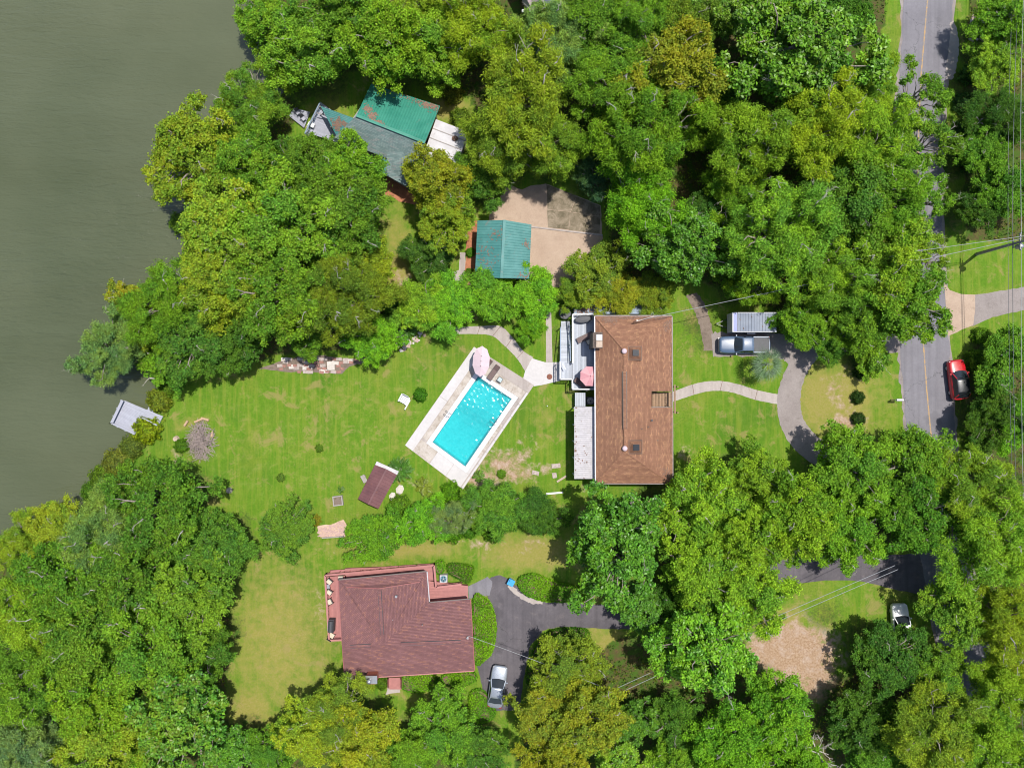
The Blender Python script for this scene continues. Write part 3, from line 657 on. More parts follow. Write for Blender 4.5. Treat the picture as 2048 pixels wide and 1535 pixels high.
# drive of the maroon house and its link to the road
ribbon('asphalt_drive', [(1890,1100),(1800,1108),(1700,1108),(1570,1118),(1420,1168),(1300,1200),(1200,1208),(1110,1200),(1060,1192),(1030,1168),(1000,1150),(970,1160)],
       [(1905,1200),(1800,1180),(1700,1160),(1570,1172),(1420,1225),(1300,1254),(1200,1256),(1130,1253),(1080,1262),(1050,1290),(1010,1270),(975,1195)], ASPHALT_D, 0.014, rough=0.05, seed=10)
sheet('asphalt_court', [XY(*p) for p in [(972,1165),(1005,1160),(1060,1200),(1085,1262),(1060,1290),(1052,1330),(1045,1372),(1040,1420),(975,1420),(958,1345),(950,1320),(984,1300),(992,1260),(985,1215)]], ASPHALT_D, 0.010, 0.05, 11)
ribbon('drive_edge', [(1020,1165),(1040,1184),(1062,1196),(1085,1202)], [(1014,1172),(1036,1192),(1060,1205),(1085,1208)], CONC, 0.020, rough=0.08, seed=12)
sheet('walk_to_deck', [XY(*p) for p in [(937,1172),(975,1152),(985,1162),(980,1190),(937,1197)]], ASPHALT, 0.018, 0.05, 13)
# curved drive in front of the brown-roofed house
ribbon('curved_drive', [(1830,660),(1740,668),(1660,675),(1612,690),(1578,726),(1558,775),(1555,820),(1568,868),(1600,908),(1660,945),(1740,968),(1840,985)],
       [(1830,705),(1750,705),(1680,703),(1642,712),(1616,742),(1602,782),(1602,820),(1614,848),(1640,876),(1690,900),(1750,915),(1840,930)], GRAVEL, 0.016, rough=0.07, seed=14)
ribbon('parking_spur', [(1420,665),(1480,664),(1540,664),(1600,680),(1630,690)], [(1425,712),(1480,712),(1545,712),(1580,730),(1590,745)], GRAVEL, 0.010, rough=0.15, seed=15)
ribbon('dirt_path', [(1372,590),(1388,620),(1400,655),(1408,700)], [(1394,585),(1412,615),(1424,655),(1432,700)], PATHD, 0.008, rough=0.08, seed=16)
# sandy parking apron by the garage
sheet('parking_apron', [XY(*p) for p in [(985,410),(1000,395),(1008,370),(1015,340),(1025,340),(1024,372),(1045,380),(1062,372),(1092,368),(1152,391),(1202,411),(1203,440),(1204,467),(1205,476),(1190,520),(1150,560),(1120,575),(1040,580),(1045,450),(975,450)]], SAND, 0.012, 0.06, 17)
ap = bpy.data.objects['parking_apron']
for nm, pl, mt, z in (('slab', [(1093,369),(1120,378),(1153,392),(1141,423),(1095,419)], CONC_D, 0.024), ('slab', [(1153.5,392.5),(1200,412),(1201,433),(1141.5,424)], CONC_D, 0.020), ('slab', [(1094,419.5),(1140.5,423.5),(1137,459),(1096,455)], CONC_D, 0.028), ('slab', [(1141,424.5),(1201,433.5),(1199,467),(1137.5,460)], CONC_D, 0.022)):
    sheet(nm, [XY(*p) for p in pl], mt, z, 0.02, 18, parent=ap)
mbk = MB(); mbk.prism([XY(*p) for p in [(1062,452),(1205,469),(1205,472),(1062,455)]], 0.0, 0.10); obj('kerb', mbk, CONC, ap)
sheet('mulch_bed', [XY(*p) for p in [(934,452),(955,440),(955,560),(948,584),(930,584),(932,500)]], MULCH, 0.010, 0.08, 19)
sheet('mulch_bed', [XY(*p) for p in [(772,352),(800,366),(832,392),(830,410),(800,402),(772,388)]], MULCH, 0.010, 0.1, 20)
sheet('grey_path', [XY(*p) for p in [(920,505),(931,505),(930,575),(905,575),(905,545),(918,540)]], CONC, 0.008, 0.05, 21)
# concrete walks round the pool
wk = ribbon('pool_walk', [(905,654),(960,652),(1000,652),(1025,674),(1045,700),(1066,714)], [(900,668),(955,668),(985,672),(1012,694),(1035,718),(1050,742)], CONC, 0.016, rough=0.02, seed=22)
for i, (a, b) in enumerate([((985,672),(1003,650)), ((1012,694),(1026,674)), ((1034,716),(1048,701)), ((955,668),(960,652))]):
    m = MB(); m.bar(P(*a, 0.018), P(*b, 0.018), 0.05, 0.012); obj('joint', m, WOODB, wk)
sheet('walk_pad', [XY(*p) for p in [(1050,742),(1064,716),(1076,720),(1090,724),(1120,724),(1120,761),(1082,770),(1068,772),(1046,757)]], CONC_W, 0.022, 0.015, 23)
sheet('straight_walk', [XY(*p) for p in [(1092,610),(1102,608),(1105,724),(1092,724)]], CONC, 0.018, 0.01, 24)
fw = ribbon('front_walk', [(1346,783),(1380,770),(1410,763),(1445,762),(1480,769),(1515,780),(1556,788)], [(1346,803),(1385,790),(1412,783),(1440,781),(1470,786),(1510,799),(1555,808)], CONC, 0.014, rough=0.015, seed=25)
for a, b in [((1385,769),(1388,789)), ((1445,761),(1440,782)), ((1515,779),(1510,800))]:
    m = MB(); m.bar(P(*a, 0.016), P(*b, 0.016), 0.05, 0.012); obj('joint', m, WOODB, fw)
# ------------------------------------------------------------------ trees
def quads_mesh(name, co, leaf, mat):
    """co (n,4,3): n leaves; leaf (n,3): per-leaf random, per-clump random, outwardness"""
    n = len(co); me = bpy.data.meshes.new(name)
    me.vertices.add(n*4); me.vertices.foreach_set('co', co.reshape(-1).astype(np.float32))
    me.loops.add(n*4); me.loops.foreach_set('vertex_index', np.arange(n*4, dtype=np.int32)); me.polygons.add(n); me.polygons.foreach_set('loop_start', np.arange(n, dtype=np.int32)*4)
    me.update(calc_edges=True)
    a = me.attributes.new('leaf', 'FLOAT_VECTOR', 'FACE'); a.data.foreach_set('vector', leaf.reshape(-1).astype(np.float32))
    me.materials.append(mat); return me
def unit(v): return v/np.maximum(np.linalg.norm(v, axis=-1, keepdims=True), 1e-9)
def leaf_quads(rng, pos, nrm, length, width, axis=None):
    n = len(pos); nrm = unit(nrm)
    if axis is None: axis = rng.normal(size=(n, 3))
    ax = unit(axis - nrm*np.sum(axis*nrm, -1, keepdims=True)); sd_ = np.cross(nrm, ax)
    L = (length*rng.uniform(0.7, 1.3, n))[:, None]; W = (width*rng.uniform(0.75, 1.25, n))[:, None]
    b = pos - ax*L*0.5; tip = pos + ax*L*0.5 - nrm*L*0.08; m = pos + nrm*L*0.06 + ax*L*rng.uniform(-0.1, 0.12, n)[:, None]
    return np.stack([b, m+sd_*W*0.5, tip, m-sd_*W*0.5], 1)
def sphere_dirs(rng, n, zmin=-0.3):
    z = rng.uniform(zmin, 1, n); a = rng.uniform(0, 2*math.pi, n); r = np.sqrt(np.maximum(0, 1-z*z)); return np.stack([r*np.cos(a), r*np.sin(a), z], -1)
KIND = dict(  # lobes, lobe radius, sub-clumps, sub radius, leaves, leaf length, width, crown flatness, gloss
 oak=dict(N=36, lr=.215, S=15, sr=.35, n=64, L=.225, W=.14, flat=.66, gl=False, zmin=-.25, rad=.3),
 fine=dict(N=40, lr=.19, S=14, sr=.44, n=84, L=.29, W=.07, flat=.70, gl=False, zmin=-.2, rad=1.0),
 pine=dict(N=44, lr=.165, S=13, sr=.46, n=88, L=.29, W=.07, flat=.42, gl=False, zmin=0.0, rad=.9),
 magnolia=dict(N=52, lr=.17, S=11, sr=.38, n=60, L=.31, W=.17, flat=.68, gl=True, zmin=-.15, rad=.45),
 bamboo=dict(N=26, lr=.24, S=15, sr=.42, n=58, L=.40, W=.075, flat=.62, gl=False, zmin=-.1, rad=1.3),
 sparse=dict(N=24, lr=.15, S=9, sr=.55, n=60, L=.24, W=.11, flat=.55, gl=False, zmin=-.2, rad=.5),
 small=dict(N=11, lr=.36, S=11, sr=.36, n=70, L=.26, W=.15, flat=.85, gl=False, zmin=-.2, rad=.4))
def limb(mb, rng, a, b, r0, r1, n=5, sag=0.12, seg=5):
    a, b = np.array(a, float), np.array(b, float); d = b-a; L = np.linalg.norm(d); pts, rad = [], []
    off = rng.normal(size=3)*L*sag; 
    for i in range(seg+1):
        t = i/seg; w = math.sin(math.pi*t); p = a+d*t+off*w+rng.normal(size=3)*L*0.03*w; pts.append(p); rad.append(r0+(r1-r0)*t)
    mb.tube(pts, rad, n); return pts
def twigs(mb, rng, p, d, L, r, depth):
    d = d/np.linalg.norm(d); q = p+d*L; mid = (p+q)/2+rng.normal(size=3)*L*0.1
    mb.tube([p, mid, q], [r, r*0.75, r*0.45], 3)
    if depth > 0:
        for k in range(rng.integers(2, 4)):
            t = rng.uniform(0.4, 1.0); nd = d+rng.normal(size=3)*0.55; nd[2] = abs(nd[2])*0.6
            twigs(mb, rng, p+(q-p)*t, nd, L*rng.uniform(0.45, 0.7), r*0.55, depth-1)
def make_proto(kind, R, seed, bare=7):
    k = KIND[kind]; rng = np.random.default_rng(seed); gr = MB(); tw = MB()
    zc = R*1.05+0.8; semi = R*k['flat']                        # centre height of the crown and its half height
    N = k['N']; i = np.arange(N)+0.5
    z = k['zmin']+(1-k['zmin'])*(i/N); a = i*2.399963+rng.uniform(0, 6.28)
    rr = np.sqrt(np.maximum(0, 1-z*z)); dirs = np.stack([rr*np.cos(a), rr*np.sin(a), z], -1)+rng.normal(size=(N, 3))*0.13
    dirs = unit(dirs); rad = rng.uniform(0.50, 0.98, N)*(1-k['lr']*0.35)
    squash = 1+0.22*np.cos(np.arctan2(dirs[:, 1], dirs[:, 0])*2+rng.uniform(0, 6.28))+0.10*np.cos(np.arctan2(dirs[:, 1], dirs[:, 0])*3+rng.uniform(0, 6.28))
    C = dirs*rad[:, None]*np.array([R, R, semi])*squash[:, None]**np.array([1, 1, 0.5]); C[:, 2] += zc
    lr = R*k['lr']*rng.uniform(0.72, 1.28, N); lobe_r = rng.uniform(0, 1, N)
    C[:, 2] += rng.normal(size=N)*semi*(0.35 if kind == 'pine' else 0.16)
    cs, cr, cl_, out = [], [], [], []
    for j in range(N):
        S = max(4, int(k['S']*rng.uniform(0.7, 1.25)*(lr[j]/(R*k['lr'])))); u = sphere_dirs(rng, S, -0.25)
        u = unit(u+dirs[j]*0.35); cs.append(C[j]+u*lr[j]*np.array([1, 1, 0.6])*rng.uniform(0.45, 1.22, S)[:, None])
        cr.append(lr[j]*k['sr']*rng.uniform(0.7, 1.35, S)); cl_.append(np.clip(lobe_r[j]*0.55+rng.uniform(0, 0.45, S), 0, 1)); out.append(0.5+0.5*u[:, 2])
    cs = np.concatenate(cs); cr = np.concatenate(cr); cl_ = np.concatenate(cl_); out = np.concatenate(out)
    cnt = np.maximum(8, (k['n']*(cr/cr.mean())**1.6).astype(int)); idx = np.repeat(np.arange(len(cs)), cnt); n = len(idx)
    u = sphere_dirs(rng, n, -0.45); pos = cs[idx]+u*(cr[idx]*np.clip(np.abs(rng.normal(0.62, 0.42, n)), 0.05, 1.75))[:, None]*np.array([1, 1, .75])
    nrm = u*0.4+np.array([0, 0, 0.72])+rng.normal(size=(n, 3))*0.58
    ax = rng.normal(size=(n, 3))+u*k['rad']*1.5-np.array([0, 0, 0.35 if kind == 'bamboo' else 0.0])
    co = leaf_quads(rng, pos, nrm, k['L'], k['W'], ax)
    if kind != 'sparse':      # the lower, inner foliage that closes the crown
        nf_ = 2600; uf = sphere_dirs(rng, nf_, -0.55); pf_ = uf*(rng.uniform(0.15, 0.62, nf_)**0.6)[:, None]*np.array([R, R, semi*0.8]); pf_[:, 2] = pf_[:, 2]*0.75+zc-semi*0.22
        co = np.concatenate([co, leaf_quads(rng, pf_, np.array([0, 0, 0.8])+rng.normal(size=(nf_, 3))*0.5, k['L']*1.35, k['W']*1.5)]); 
        idx = np.concatenate([idx, rng.integers(0, len(cs), nf_)]); u = np.concatenate([u, uf*0.2-0.4]); n += nf_
    leaf = np.stack([rng.uniform(0, 1, n), np.clip(cl_[idx]+rng.normal(size=n)*0.08, 0, 1), np.clip(out[idx]*0.6+u[:, 2]*0.3+0.15, 0, 1)], -1)
    crown = quads_mesh('crown', co, leaf, LEAFG if k['gl'] else LEAF)
    # trunk, limbs up to the lobes
    base = np.array([0, 0, 0.0]); fork = np.array([rng.normal()*0.2, rng.normal()*0.2, zc-semi*0.75]); tr = 0.05*R+0.04
    limb(gr, rng, base, fork, tr*1.35, tr, 8, 0.04, 6)
    for j in range(N):
        m = fork+(C[j]-fork)*0.45+rng.normal(size=3)*0.25+np.array([0, 0, 0.1*R]); rj = tr*rng.uniform(0.28, 0.5)*(0.6 if kind == 'sparse' else 1)
        limb(gr, rng, fork+np.array([0, 0, rng.uniform(-0.6, 0.3)]), m, rj*1.3, rj, 5); limb(gr, rng, m, C[j]+np.array([0, 0, lr[j]*0.35]), rj*0.85, rj*0.3, 4)
    # bare pale limbs that show at the crown's surface
    top = np.argsort(-C[:, 2])[:max(4, int(N*0.55))]
    for j in rng.choice(top, size=min(bare, len(top)), replace=False):
        d = dirs[j]*np.array([1, 1, 0.4])+rng.normal(size=3)*0.4; d[2] = abs(d[2])*0.5+0.25
        p = C[j]+np.array([0, 0, lr[j]*0.62])+rng.normal(size=3)*lr[j]*0.3
        limb(tw, rng, C[j], p, 0.07, 0.05, 4, 0.05, 2); twigs(tw, rng, p, d, rng.uniform(0.4, 0.95), 0.032, 2)
    nf = len(gr.f); gr.add(tw.v, tw.f)
    me = bpy.data.meshes.new('trunk'); me.from_pydata([tuple(p) for p in gr.v], [], gr.f); me.update(); me.materials.append(BARK); me.materials.append(BARKP)
    me.polygons.foreach_set('use_smooth', [True]*len(me.polygons)); me.polygons.foreach_set('material_index', [0]*nf+[1]*(len(gr.f)-nf))
    return dict(crown=crown, trunk=me, R=R, zc=zc, kind=kind)
PROTO = {'oak': [make_proto('oak', 4.6, s, 6) for s in (11, 12, 13, 14, 15, 16)], 'fine': [make_proto('fine', 4.7, s, 8) for s in (21, 22, 23, 24)],
         'pine': [make_proto('pine', 5.2, s, 6) for s in (31, 32)], 'magnolia': [make_proto('magnolia', 5.2, s, 3) for s in (41, 42, 43)],
         'bamboo': [make_proto('bamboo', 3.2, s, 0) for s in (51, 52, 53)], 'sparse': [make_proto('sparse', 3.6, s, 9) for s in (61, 62)], 'small': [make_proto('small', 2.2, s, 3) for s in (71, 72)]}
NAMES = dict(oak='broadleaf_tree', fine='feathery_tree', pine='spreading_tree', magnolia='magnolia_tree', bamboo='leafy_clump', sparse='sparse_tree', small='small_tree')
GROUPS = dict(oak='broadleaf trees', fine='feathery trees', pine='spreading trees', magnolia='magnolia trees', bamboo='tall leafy clumps', sparse='sparse trees reaching over the road', small='small trees')
trng = random.Random(77)
for ti, (px, py, rp, kind, hf, colr, gold, label) in enumerate(TREES):
    pr = PROTO[kind][ti % len(PROTO[kind])]
    zc = pr['zc']*0.9*hf; Rw = M(rp, zc)*1.08; s = Rw/pr['R']; sz = 0.9*hf if kind != 'bamboo' else 0.75*hf
    sz = max(0.5, sz*min(1.15, max(0.7, s)))
    zc = pr['zc']*sz; w = P(px, py, zc); z0 = 0.0
    if shore_dist(np.array([w.x]), np.array([w.y]))[0] < 1.5: z0 = -0.9
    t = thing(NAMES[kind], label, 'tree' if kind != 'bamboo' else 'shrub', (w.x, w.y, z0), trng.uniform(0, 6.283), GROUPS[kind])
    t.scale = (s*trng.uniform(0.94, 1.06), s*trng.uniform(0.94, 1.06), sz)
    c0 = PAL[colr]; j = trng.uniform(0.9, 1.1); cc = (c0[0]*j*trng.uniform(0.93, 1.07), c0[1]*j, c0[2]*trng.uniform(0.8, 1.2), gold*0.65)
    for nm, key in (('trunk', 'trunk'), ('crown', 'crown')):
        o = bpy.data.objects.new(nm, pr[key]); COL.objects.link(o); o.parent = t; o.color = cc
# ------------------------------------------------------------------ builders shared by the houses
def lerp(a, b, t): return Vector(a).lerp(Vector(b), t)
def planks(a, b, c, d, n, gap, t, mat, parent, jit=0.004, seed=1, name='plank'):
    """n boards side by side from edge a-d to edge b-c (each runs a-d direction)"""
    rg = random.Random(seed); a, b, c, d = map(Vector, (a, b, c, d)); w = (b-a).length/n; g = gap/w/2
    for i in range(n):
        s0, s1 = (i+g)/n, (i+1-g)/n; dz = Vector((0, 0, rg.uniform(-jit, jit)))
        mb = MB(); mb.slab([lerp(a, b, s0)+dz, lerp(a, b, s1)+dz, lerp(d, c, s1)+dz, lerp(d, c, s0)+dz], t); obj(name, mb, mat, parent)
def ribbed(a, b, c, d, npan, ribs, hr, mat, parent, name='roof_panel', overlap=0.0):
    """metal roof sheets: eave a-b, ridge d-c, ribs run up the slope; each sheet a part"""
    a, b, c, d = map(Vector, (a, b, c, d)); nn = (b-a).cross(d-a).normalized()
    if nn.z < 0: nn = -nn
    for i in range(npan):
        s0, s1 = i/npan, (i+1)/npan; prof = []
        for k in range(ribs):
            for q, h in ((0.0, 0), (0.55, 0), (0.66, 1), (0.82, 1), (0.93, 0)): prof.append(((k+q)/ribs, h*hr))
        prof.append((1.0, 0)); off = nn*(0.004*(i % 2)); vs, fs = [], []
        for s, h in prof:
            s = s0+(s1-s0)*s; vs.append(lerp(a, b, s)+nn*h+off); vs.append(lerp(d, c, s)+nn*h+off)
        m = len(prof)
        for s, h in prof:
            s = s0+(s1-s0)*s; vs.append(lerp(a, b, s)+off-nn*0.03); vs.append(lerp(d, c, s)+off-nn*0.03)
        for k in range(m-1):
            fs.append((2*k, 2*k+2, 2*k+3, 2*k+1)); fs.append((2*m+2*k, 2*m+2*k+1, 2*m+2*k+3, 2*m+2*k+2)); fs.append((2*k, 2*m+2*k, 2*m+2*k+2, 2*k+2))
        mb = MB(); mb.add(vs, fs); obj(name, mb, mat, parent)
def rail(path, z, h, mat, parent, post=1.7, wtop=0.13, bal=True, posts=True):
    path = [Vector((p[0], p[1], z)) for p in path]; bl = MB()
    for a, b in zip(path, path[1:]):
        L = (b-a).length; n = max(1, round(L/post)); up = Vector((0, 0, h))
        m = MB(); m.bar(a+up, b+up, wtop, 0.05); obj('top_rail', m, mat, parent)
        m = MB(); m.bar(a+Vector((0, 0, 0.12)), b+Vector((0, 0, 0.12)), 0.05, 0.08); obj('bottom_rail', m, mat, parent)
        for i in range(n+1):
            p = lerp(a, b, i/n); m = MB(); m.box((p.x, p.y, z+h/2-0.02), (0.11, 0.11, h)); obj('post', m, mat, parent)
        if bal:
            k = int(L/0.16)
            for i in range(1, k): q = lerp(a, b, i/k); bl.box((q.x, q.y, z+h/2), (0.035, 0.035, h-0.08))
    if bal and bl.v:
        o = obj('balusters', bl, mat, parent); o['kind'] = 'stuff'
def window(parent, p, ang, w, h, frame=None):
    """a window on a wall: p = centre on the wall's face, ang = direction the wall faces"""
    f = frame or WHITE; p = Vector(p); o = Vector((math.cos(ang), math.sin(ang), 0)); s = Vector((-o.y, o.x, 0)); m = MB()
    for sg in (-1, 1):
        m.box(p+o*0.03+s*(sg*w/2), (0.06, 0.08, h+0.08), ang); m.box(p+o*0.03+Vector((0, 0, sg*h/2)), (0.055, w-0.085, 0.08), ang)
    m.box(p+o*0.025, (0.045, w-0.09, 0.04), ang); fr = obj('window', m, f, parent)
    g = MB(); g.box(p+o*0.012, (0.02, w-0.08, h-0.08), ang); obj('pane', g, GLASS, fr)
def walls(poly, z0, z1, mat, parent, name='wall'):
    m = MB(); m.prism([(p[0], p[1]) for p in poly], z0, z1); return obj(name, m, mat, parent, uv=True)
def inset(poly, d):
    c = Vector((sum(p[0] for p in poly)/len(poly), sum(p[1] for p in poly)/len(poly)))
    out = []
    n = len(poly)
    area = sum(poly[i][0]*poly[(i+1) % n][1]-poly[(i+1) % n][0]*poly[i][1] for i in range(n)); sg = 1 if area > 0 else -1
    for i in range(n):
        a, b, e = Vector(poly[i-1][:2]), Vector(poly[i][:2]), Vector(poly[(i+1) % n][:2])
        d1, d2 = (b-a).normalized(), (e-b).normalized(); n1, n2 = Vector((-d1.y, d1.x))*sg, Vector((-d2.y, d2.x))*sg
        bi = (n1+n2); bi.normalize(); k = d/max(0.3, bi.dot(n1)); out.append((b.x+bi.x*k, b.y+bi.y*k))
    return out
def roofslab(pts, mat, parent, t=0.16, name='roof_slope'):
    m = MB(); m.slab(pts, t); return obj(name, m, mat, parent, uv=True)
def cap(a, b, mat, parent, w=0.3, h=0.06, name='ridge_cap'):
    m = MB(); m.bar(a, b, w, h); return obj(name, m, mat, parent, uv=True)

# ------------------------------------------------------------------ brown-roofed house in the middle
E, RG = 4.0, 5.9
NW, NE, SE, SW = P(1190.5, 632, E), P(1343.5, 632, E), P(1345, 966, E), P(1192, 966, E)
RN, RS = P(1249, 700, RG), P(1250, 902, RG)
house = thing('brown_roofed_house', 'long house with brown shingled hip roof between the pool and the front lawn', 'house', ((NW.x+SE.x)/2, (NW.y+SE.y)/2, 0))
hw = inset([NW.to_2d(), NE.to_2d(), SE.to_2d(), SW.to_2d()], 0.55)
def east_z(x): return E+(NE.x-x)/(NE.x-RN.x)*(RG-E)
def on_east(px, py):
    z = 4.4
    for _ in range(20): z = east_z(P(px, py, z).x)
    p = P(px, py, z); return Vector((p.x, p.y, z))
n1, n2 = on_east(1303, 782), on_east(1303, 815)
e1, e2 = Vector((NE.x, n1.y, E)), Vector((SE.x, n2.y, E))
walls([hw[0], hw[1], (hw[1][0], n1.y+.1), (n1.x-.1, n1.y+.1), (n2.x-.1, n2.y-.1), (hw[2][0], n2.y-.1), hw[2], hw[3]], 0, E-0.1, WALLW, house)
roofslab([SW, RS, RN, NW], SH_MAIN, house); roofslab([NW, RN, NE], SH_MAIN, house); roofslab([SE, RS, SW], SH_MAIN, house)
roofslab([NE, RN, RS, SE, e2, n2, n1, e1], SH_MAIN, house)
up = Vector((0, 0, 0.03))
for a, b in ((NW, RN), (NE, RN), (SE, RS), (SW, RS)): cap(lerp(a, b, 0.02)+up*0.5, b+up*0.5, SH_MAIN, house, 0.24, 0.03, 'hip_cap')
v0, v1 = lerp(RN, RS, 0.21), lerp(RN, RS, 0.78)
rv = cap(v0+up*2.4, v1+up*2.4, SH_MAIN, house, 0.34, 0.08, 'ridge_vent')
for s in (-1, 1):
    m = MB(); m.bar(v0+Vector((s*0.2, 0, 0.03)), v1+Vector((s*0.2, 0, 0.03)), 0.06, 0.10); obj('vent_slot', m, BLACK, rv)
cap(RN+up*0.8, v0+up*0.8, SH_MAIN, house, 0.26, 0.03); cap(v1+up*0.8, RS+up*0.8, SH_MAIN, house, 0.26, 0.03)
for a, b, mt in ((NE, SE, GUTTER), (SW, NW, WHITE), (NW, NE, GUTTER), (SE, SW, GUTTER)):
    o_ = (b-a).normalized().cross(Vector((0, 0, 1)))*-1
    c_ = (NW+SE)/2; o_ = o_ if (a-c_).dot(o_) > 0 else -o_
    m = MB(); m.bar(a+o_*0.06-Vector((0, 0, 0.08)), b+o_*0.06-Vector((0, 0, 0.08)), 0.11, 0.12); obj('gutter', m, mt, house)
# rooflights: shingled curbs with a dark raised pane
for (px, py) in ((1269, 706), (1270, 893)):
    c = on_east(px, py); k = MB(); b0, b1, h0, h1 = 0.66, 0.36, c.z-0.35, c.z+0.72
    vs = [(c.x+sx*b0, c.y+sy*b0, h0) for sx, sy in ((-1,-1),(1,-1),(1,1),(-1,1))]+[(c.x+sx*b0, c.y+sy*b0, c.z+0.22) for sx, sy in ((-1,-1),(1,-1),(1,1),(-1,1))]+[(c.x+sx*b1, c.y+sy*b1, h1) for sx, sy in ((-1,-1),(1,-1),(1,1),(-1,1))]
    k.add(vs, [(0,1,5,4),(1,2,6,5),(2,3,7,6),(3,0,4,7),(4,5,9,8),(5,6,10,9),(6,7,11,10),(7,4,8,11),(8,9,10,11)])
    ro = obj('rooflight', k, SH_MAIN, house, uv=True); m = MB(); m.box((c.x, c.y, h1+0.05), (0.66, 0.66, 0.1)); obj('pane', m, GLASS, ro)
    for s in (-1, 1):
        m = MB(); m.box((c.x+s*0.69, c.y, c.z+0.06), (0.10, 1.52, 0.5)); obj('flashing', m, WOODB, ro); m = MB(); m.box((c.x, c.y+s*0.69, c.z+0.06), (1.28, 0.10, 0.48)); obj('flashing', m, WOODB, ro)
for (px, py, w) in ((1248, 702, 0), (1249, 896, 0)):
    c = P(px, py, RG-0.15); m = MB(); m.lathe([(0.16, -0.4), (0.16, 0.18), (0.30, 0.2), (0.26, 0.32), (0.1, 0.4), (0, 0.41)], c, 16); obj('round_vent', m, LILAC, house, smooth=True)
for (px, py, r) in ((1303, 840, .10), (1296, 853, .05), (1283, 857, .05), (1315, 880, .05)):
    c = on_east(px, py); m = MB(); m.tube([c-Vector((0, 0, .2)), c+Vector((0, 0, .35))], r, 8); obj('vent_pipe', m, CHAR, house)
# stone chimney
ch = obj('chimney', MB().box((P(1195, 680, 5).x-0.1, P(1195, 680, 5).y, 2.6), (0.85, 1.62, 5.2)), STONED, house)
cx, cy_ = P(1198, 680, 5.2).x, P(1198, 680, 5.2).y
obj('chimney_cap', MB().box((cx+0.02, cy_+0.28, 5.28), (0.62, 0.62, 0.16)), WHITE, ch); obj('chimney_cap', MB().box((cx+0.02, cy_-0.42, 5.27), (0.66, 0.68, 0.14)), STONET, ch)
obj('chimney_ledge', MB().box((cx-0.1, cy_, 5.15), (0.95, 1.72, 0.1)), STONED, ch)
# wooden porch roof in the notch
zp = 2.85; a, b, c, d = P(1305, 784, zp), P(1346, 784, zp), P(1346, 813, zp), P(1305, 813, zp)
planks(a, b, c, d, 14, 0.035, 0.05, WOODT, house, name='porch_board'); walls([(a.x-.05, a.y+.02), (b.x, a.y+.02), (b.x, d.y), (a.x-.05, d.y)], zp-0.35, zp-0.06, WOODT, house, 'porch_frame')
for q in (n1, n2):
    m = MB(); m.bar(Vector((n1.x-0.1, q.y, zp+0.3)), Vector((NE.x, q.y, zp+0.3)), 0.07, 1.5 if False else 0.9); obj('trim', m, WOODG, house)
m = MB(); m.bar(Vector((n1.x-0.05, n1.y, zp+0.4)), Vector((n1.x-0.05, n2.y, zp+0.4)), 0.07, 1.2); obj('trim', m, WOODG, house)
for (px, py) in ((1350, 773), (1350, 824)):
    q = P(px, py, 1.2); obj('porch_post', MB().box((q.x, q.y, 1.3), (0.14, 0.14, 2.6)), WOODT, house)
m = MB(); m.bar(P(1349.5, 769, 2.6), P(1350, 827, 2.6), 0.16, 0.12); obj('porch_beam', m, WOODT, house)
for k, y in enumerate((660, 730, 850, 930)): window(house, (hw[1][0], P(0, y, 2.5).y, 2.4), 0, 1.2, 1.1)
for k, y in enumerate((700, 760, 800)): window(house, (hw[0][0], P(0, y, 2.5).y, 2.7), math.pi, 1.3, 1.5)
# white roofed patio cover
pz = 3.0
pat = thing('patio_cover', 'white weathered metal patio cover along the left wall of the brown-roofed house', 'patio cover', (P(1170, 885).x, P(1170, 885).y, 0))
a, b, c, d = P(1148.5, 957, pz-0.05), P(1148.5, 813, pz-0.05), P(1191.5, 813, pz+0.25), P(1191.5, 957, pz+0.25)
ribbed(a, b, c, d, 17, 2, 0.055, WHITE_D, pat, 'roof_panel')
for s in (0.02, 0.985):
    m = MB(); m.bar(lerp(a, d, s)-Vector((0, 0, .14)), lerp(b, c, s)-Vector((0, 0, .14)), 0.1, 0.16); obj('beam', m, WHITE_D, pat)
for k in range(5):
    q = lerp(a, b, 0.03+k*0.235); obj('post', MB().box((q.x+0.12, q.y, 1.4), (0.11, 0.11, 2.8)), WHITE, pat)
# deck on the left and along the back
dz = 1.5
deck = thing('white_deck', 'white boarded deck with rails at the pool side of the brown-roofed house', 'deck', (P(1160, 700).x, P(1160, 700).y, 0))
planks(P(1146, 777, dz), P(1190, 777, dz), P(1190, 630, dz), P(1146, 630, dz), 18, 0.03, 0.04, DECKW, deck, seed=2)
planks(P(1121, 757, dz), P(1145.5, 757, dz), P(1145.5, 724, dz), P(1121, 724, dz), 10, 0.03, 0.04, DECKW, deck, seed=3)
planks(P(1121, 724, dz), P(1122, 642, 0.2), P(1139, 642, 0.2), P(1139.5, 724, dz), 36, 0.015, 0.04, DECKW, deck, seed=4, name='ramp_plank')
planks(P(1148, 609, dz), P(1318, 609, dz), P(1318, 627, dz), P(1148, 627, dz), 66, 0.015, 0.04, DECKB, deck, seed=5)
planks(P(1150, 785, 1.1), P(1171, 785, 1.1), P(1171, 812, 1.1), P(1150, 812, 1.1), 9, 0.015, 0.04, DECKW, deck, seed=6, name='landing_plank')
walls([XY(1147, 776, dz), XY(1189, 776, dz), XY(1189, 631, dz), XY(1147, 631, dz)], 0.0, dz-0.06, DECKB, deck, 'skirt'); walls([XY(1149, 626, dz), XY(1317, 626, dz), XY(1317, 610, dz), XY(1149, 610, dz)], 0.0, dz-0.06, DECKB, deck, 'skirt')
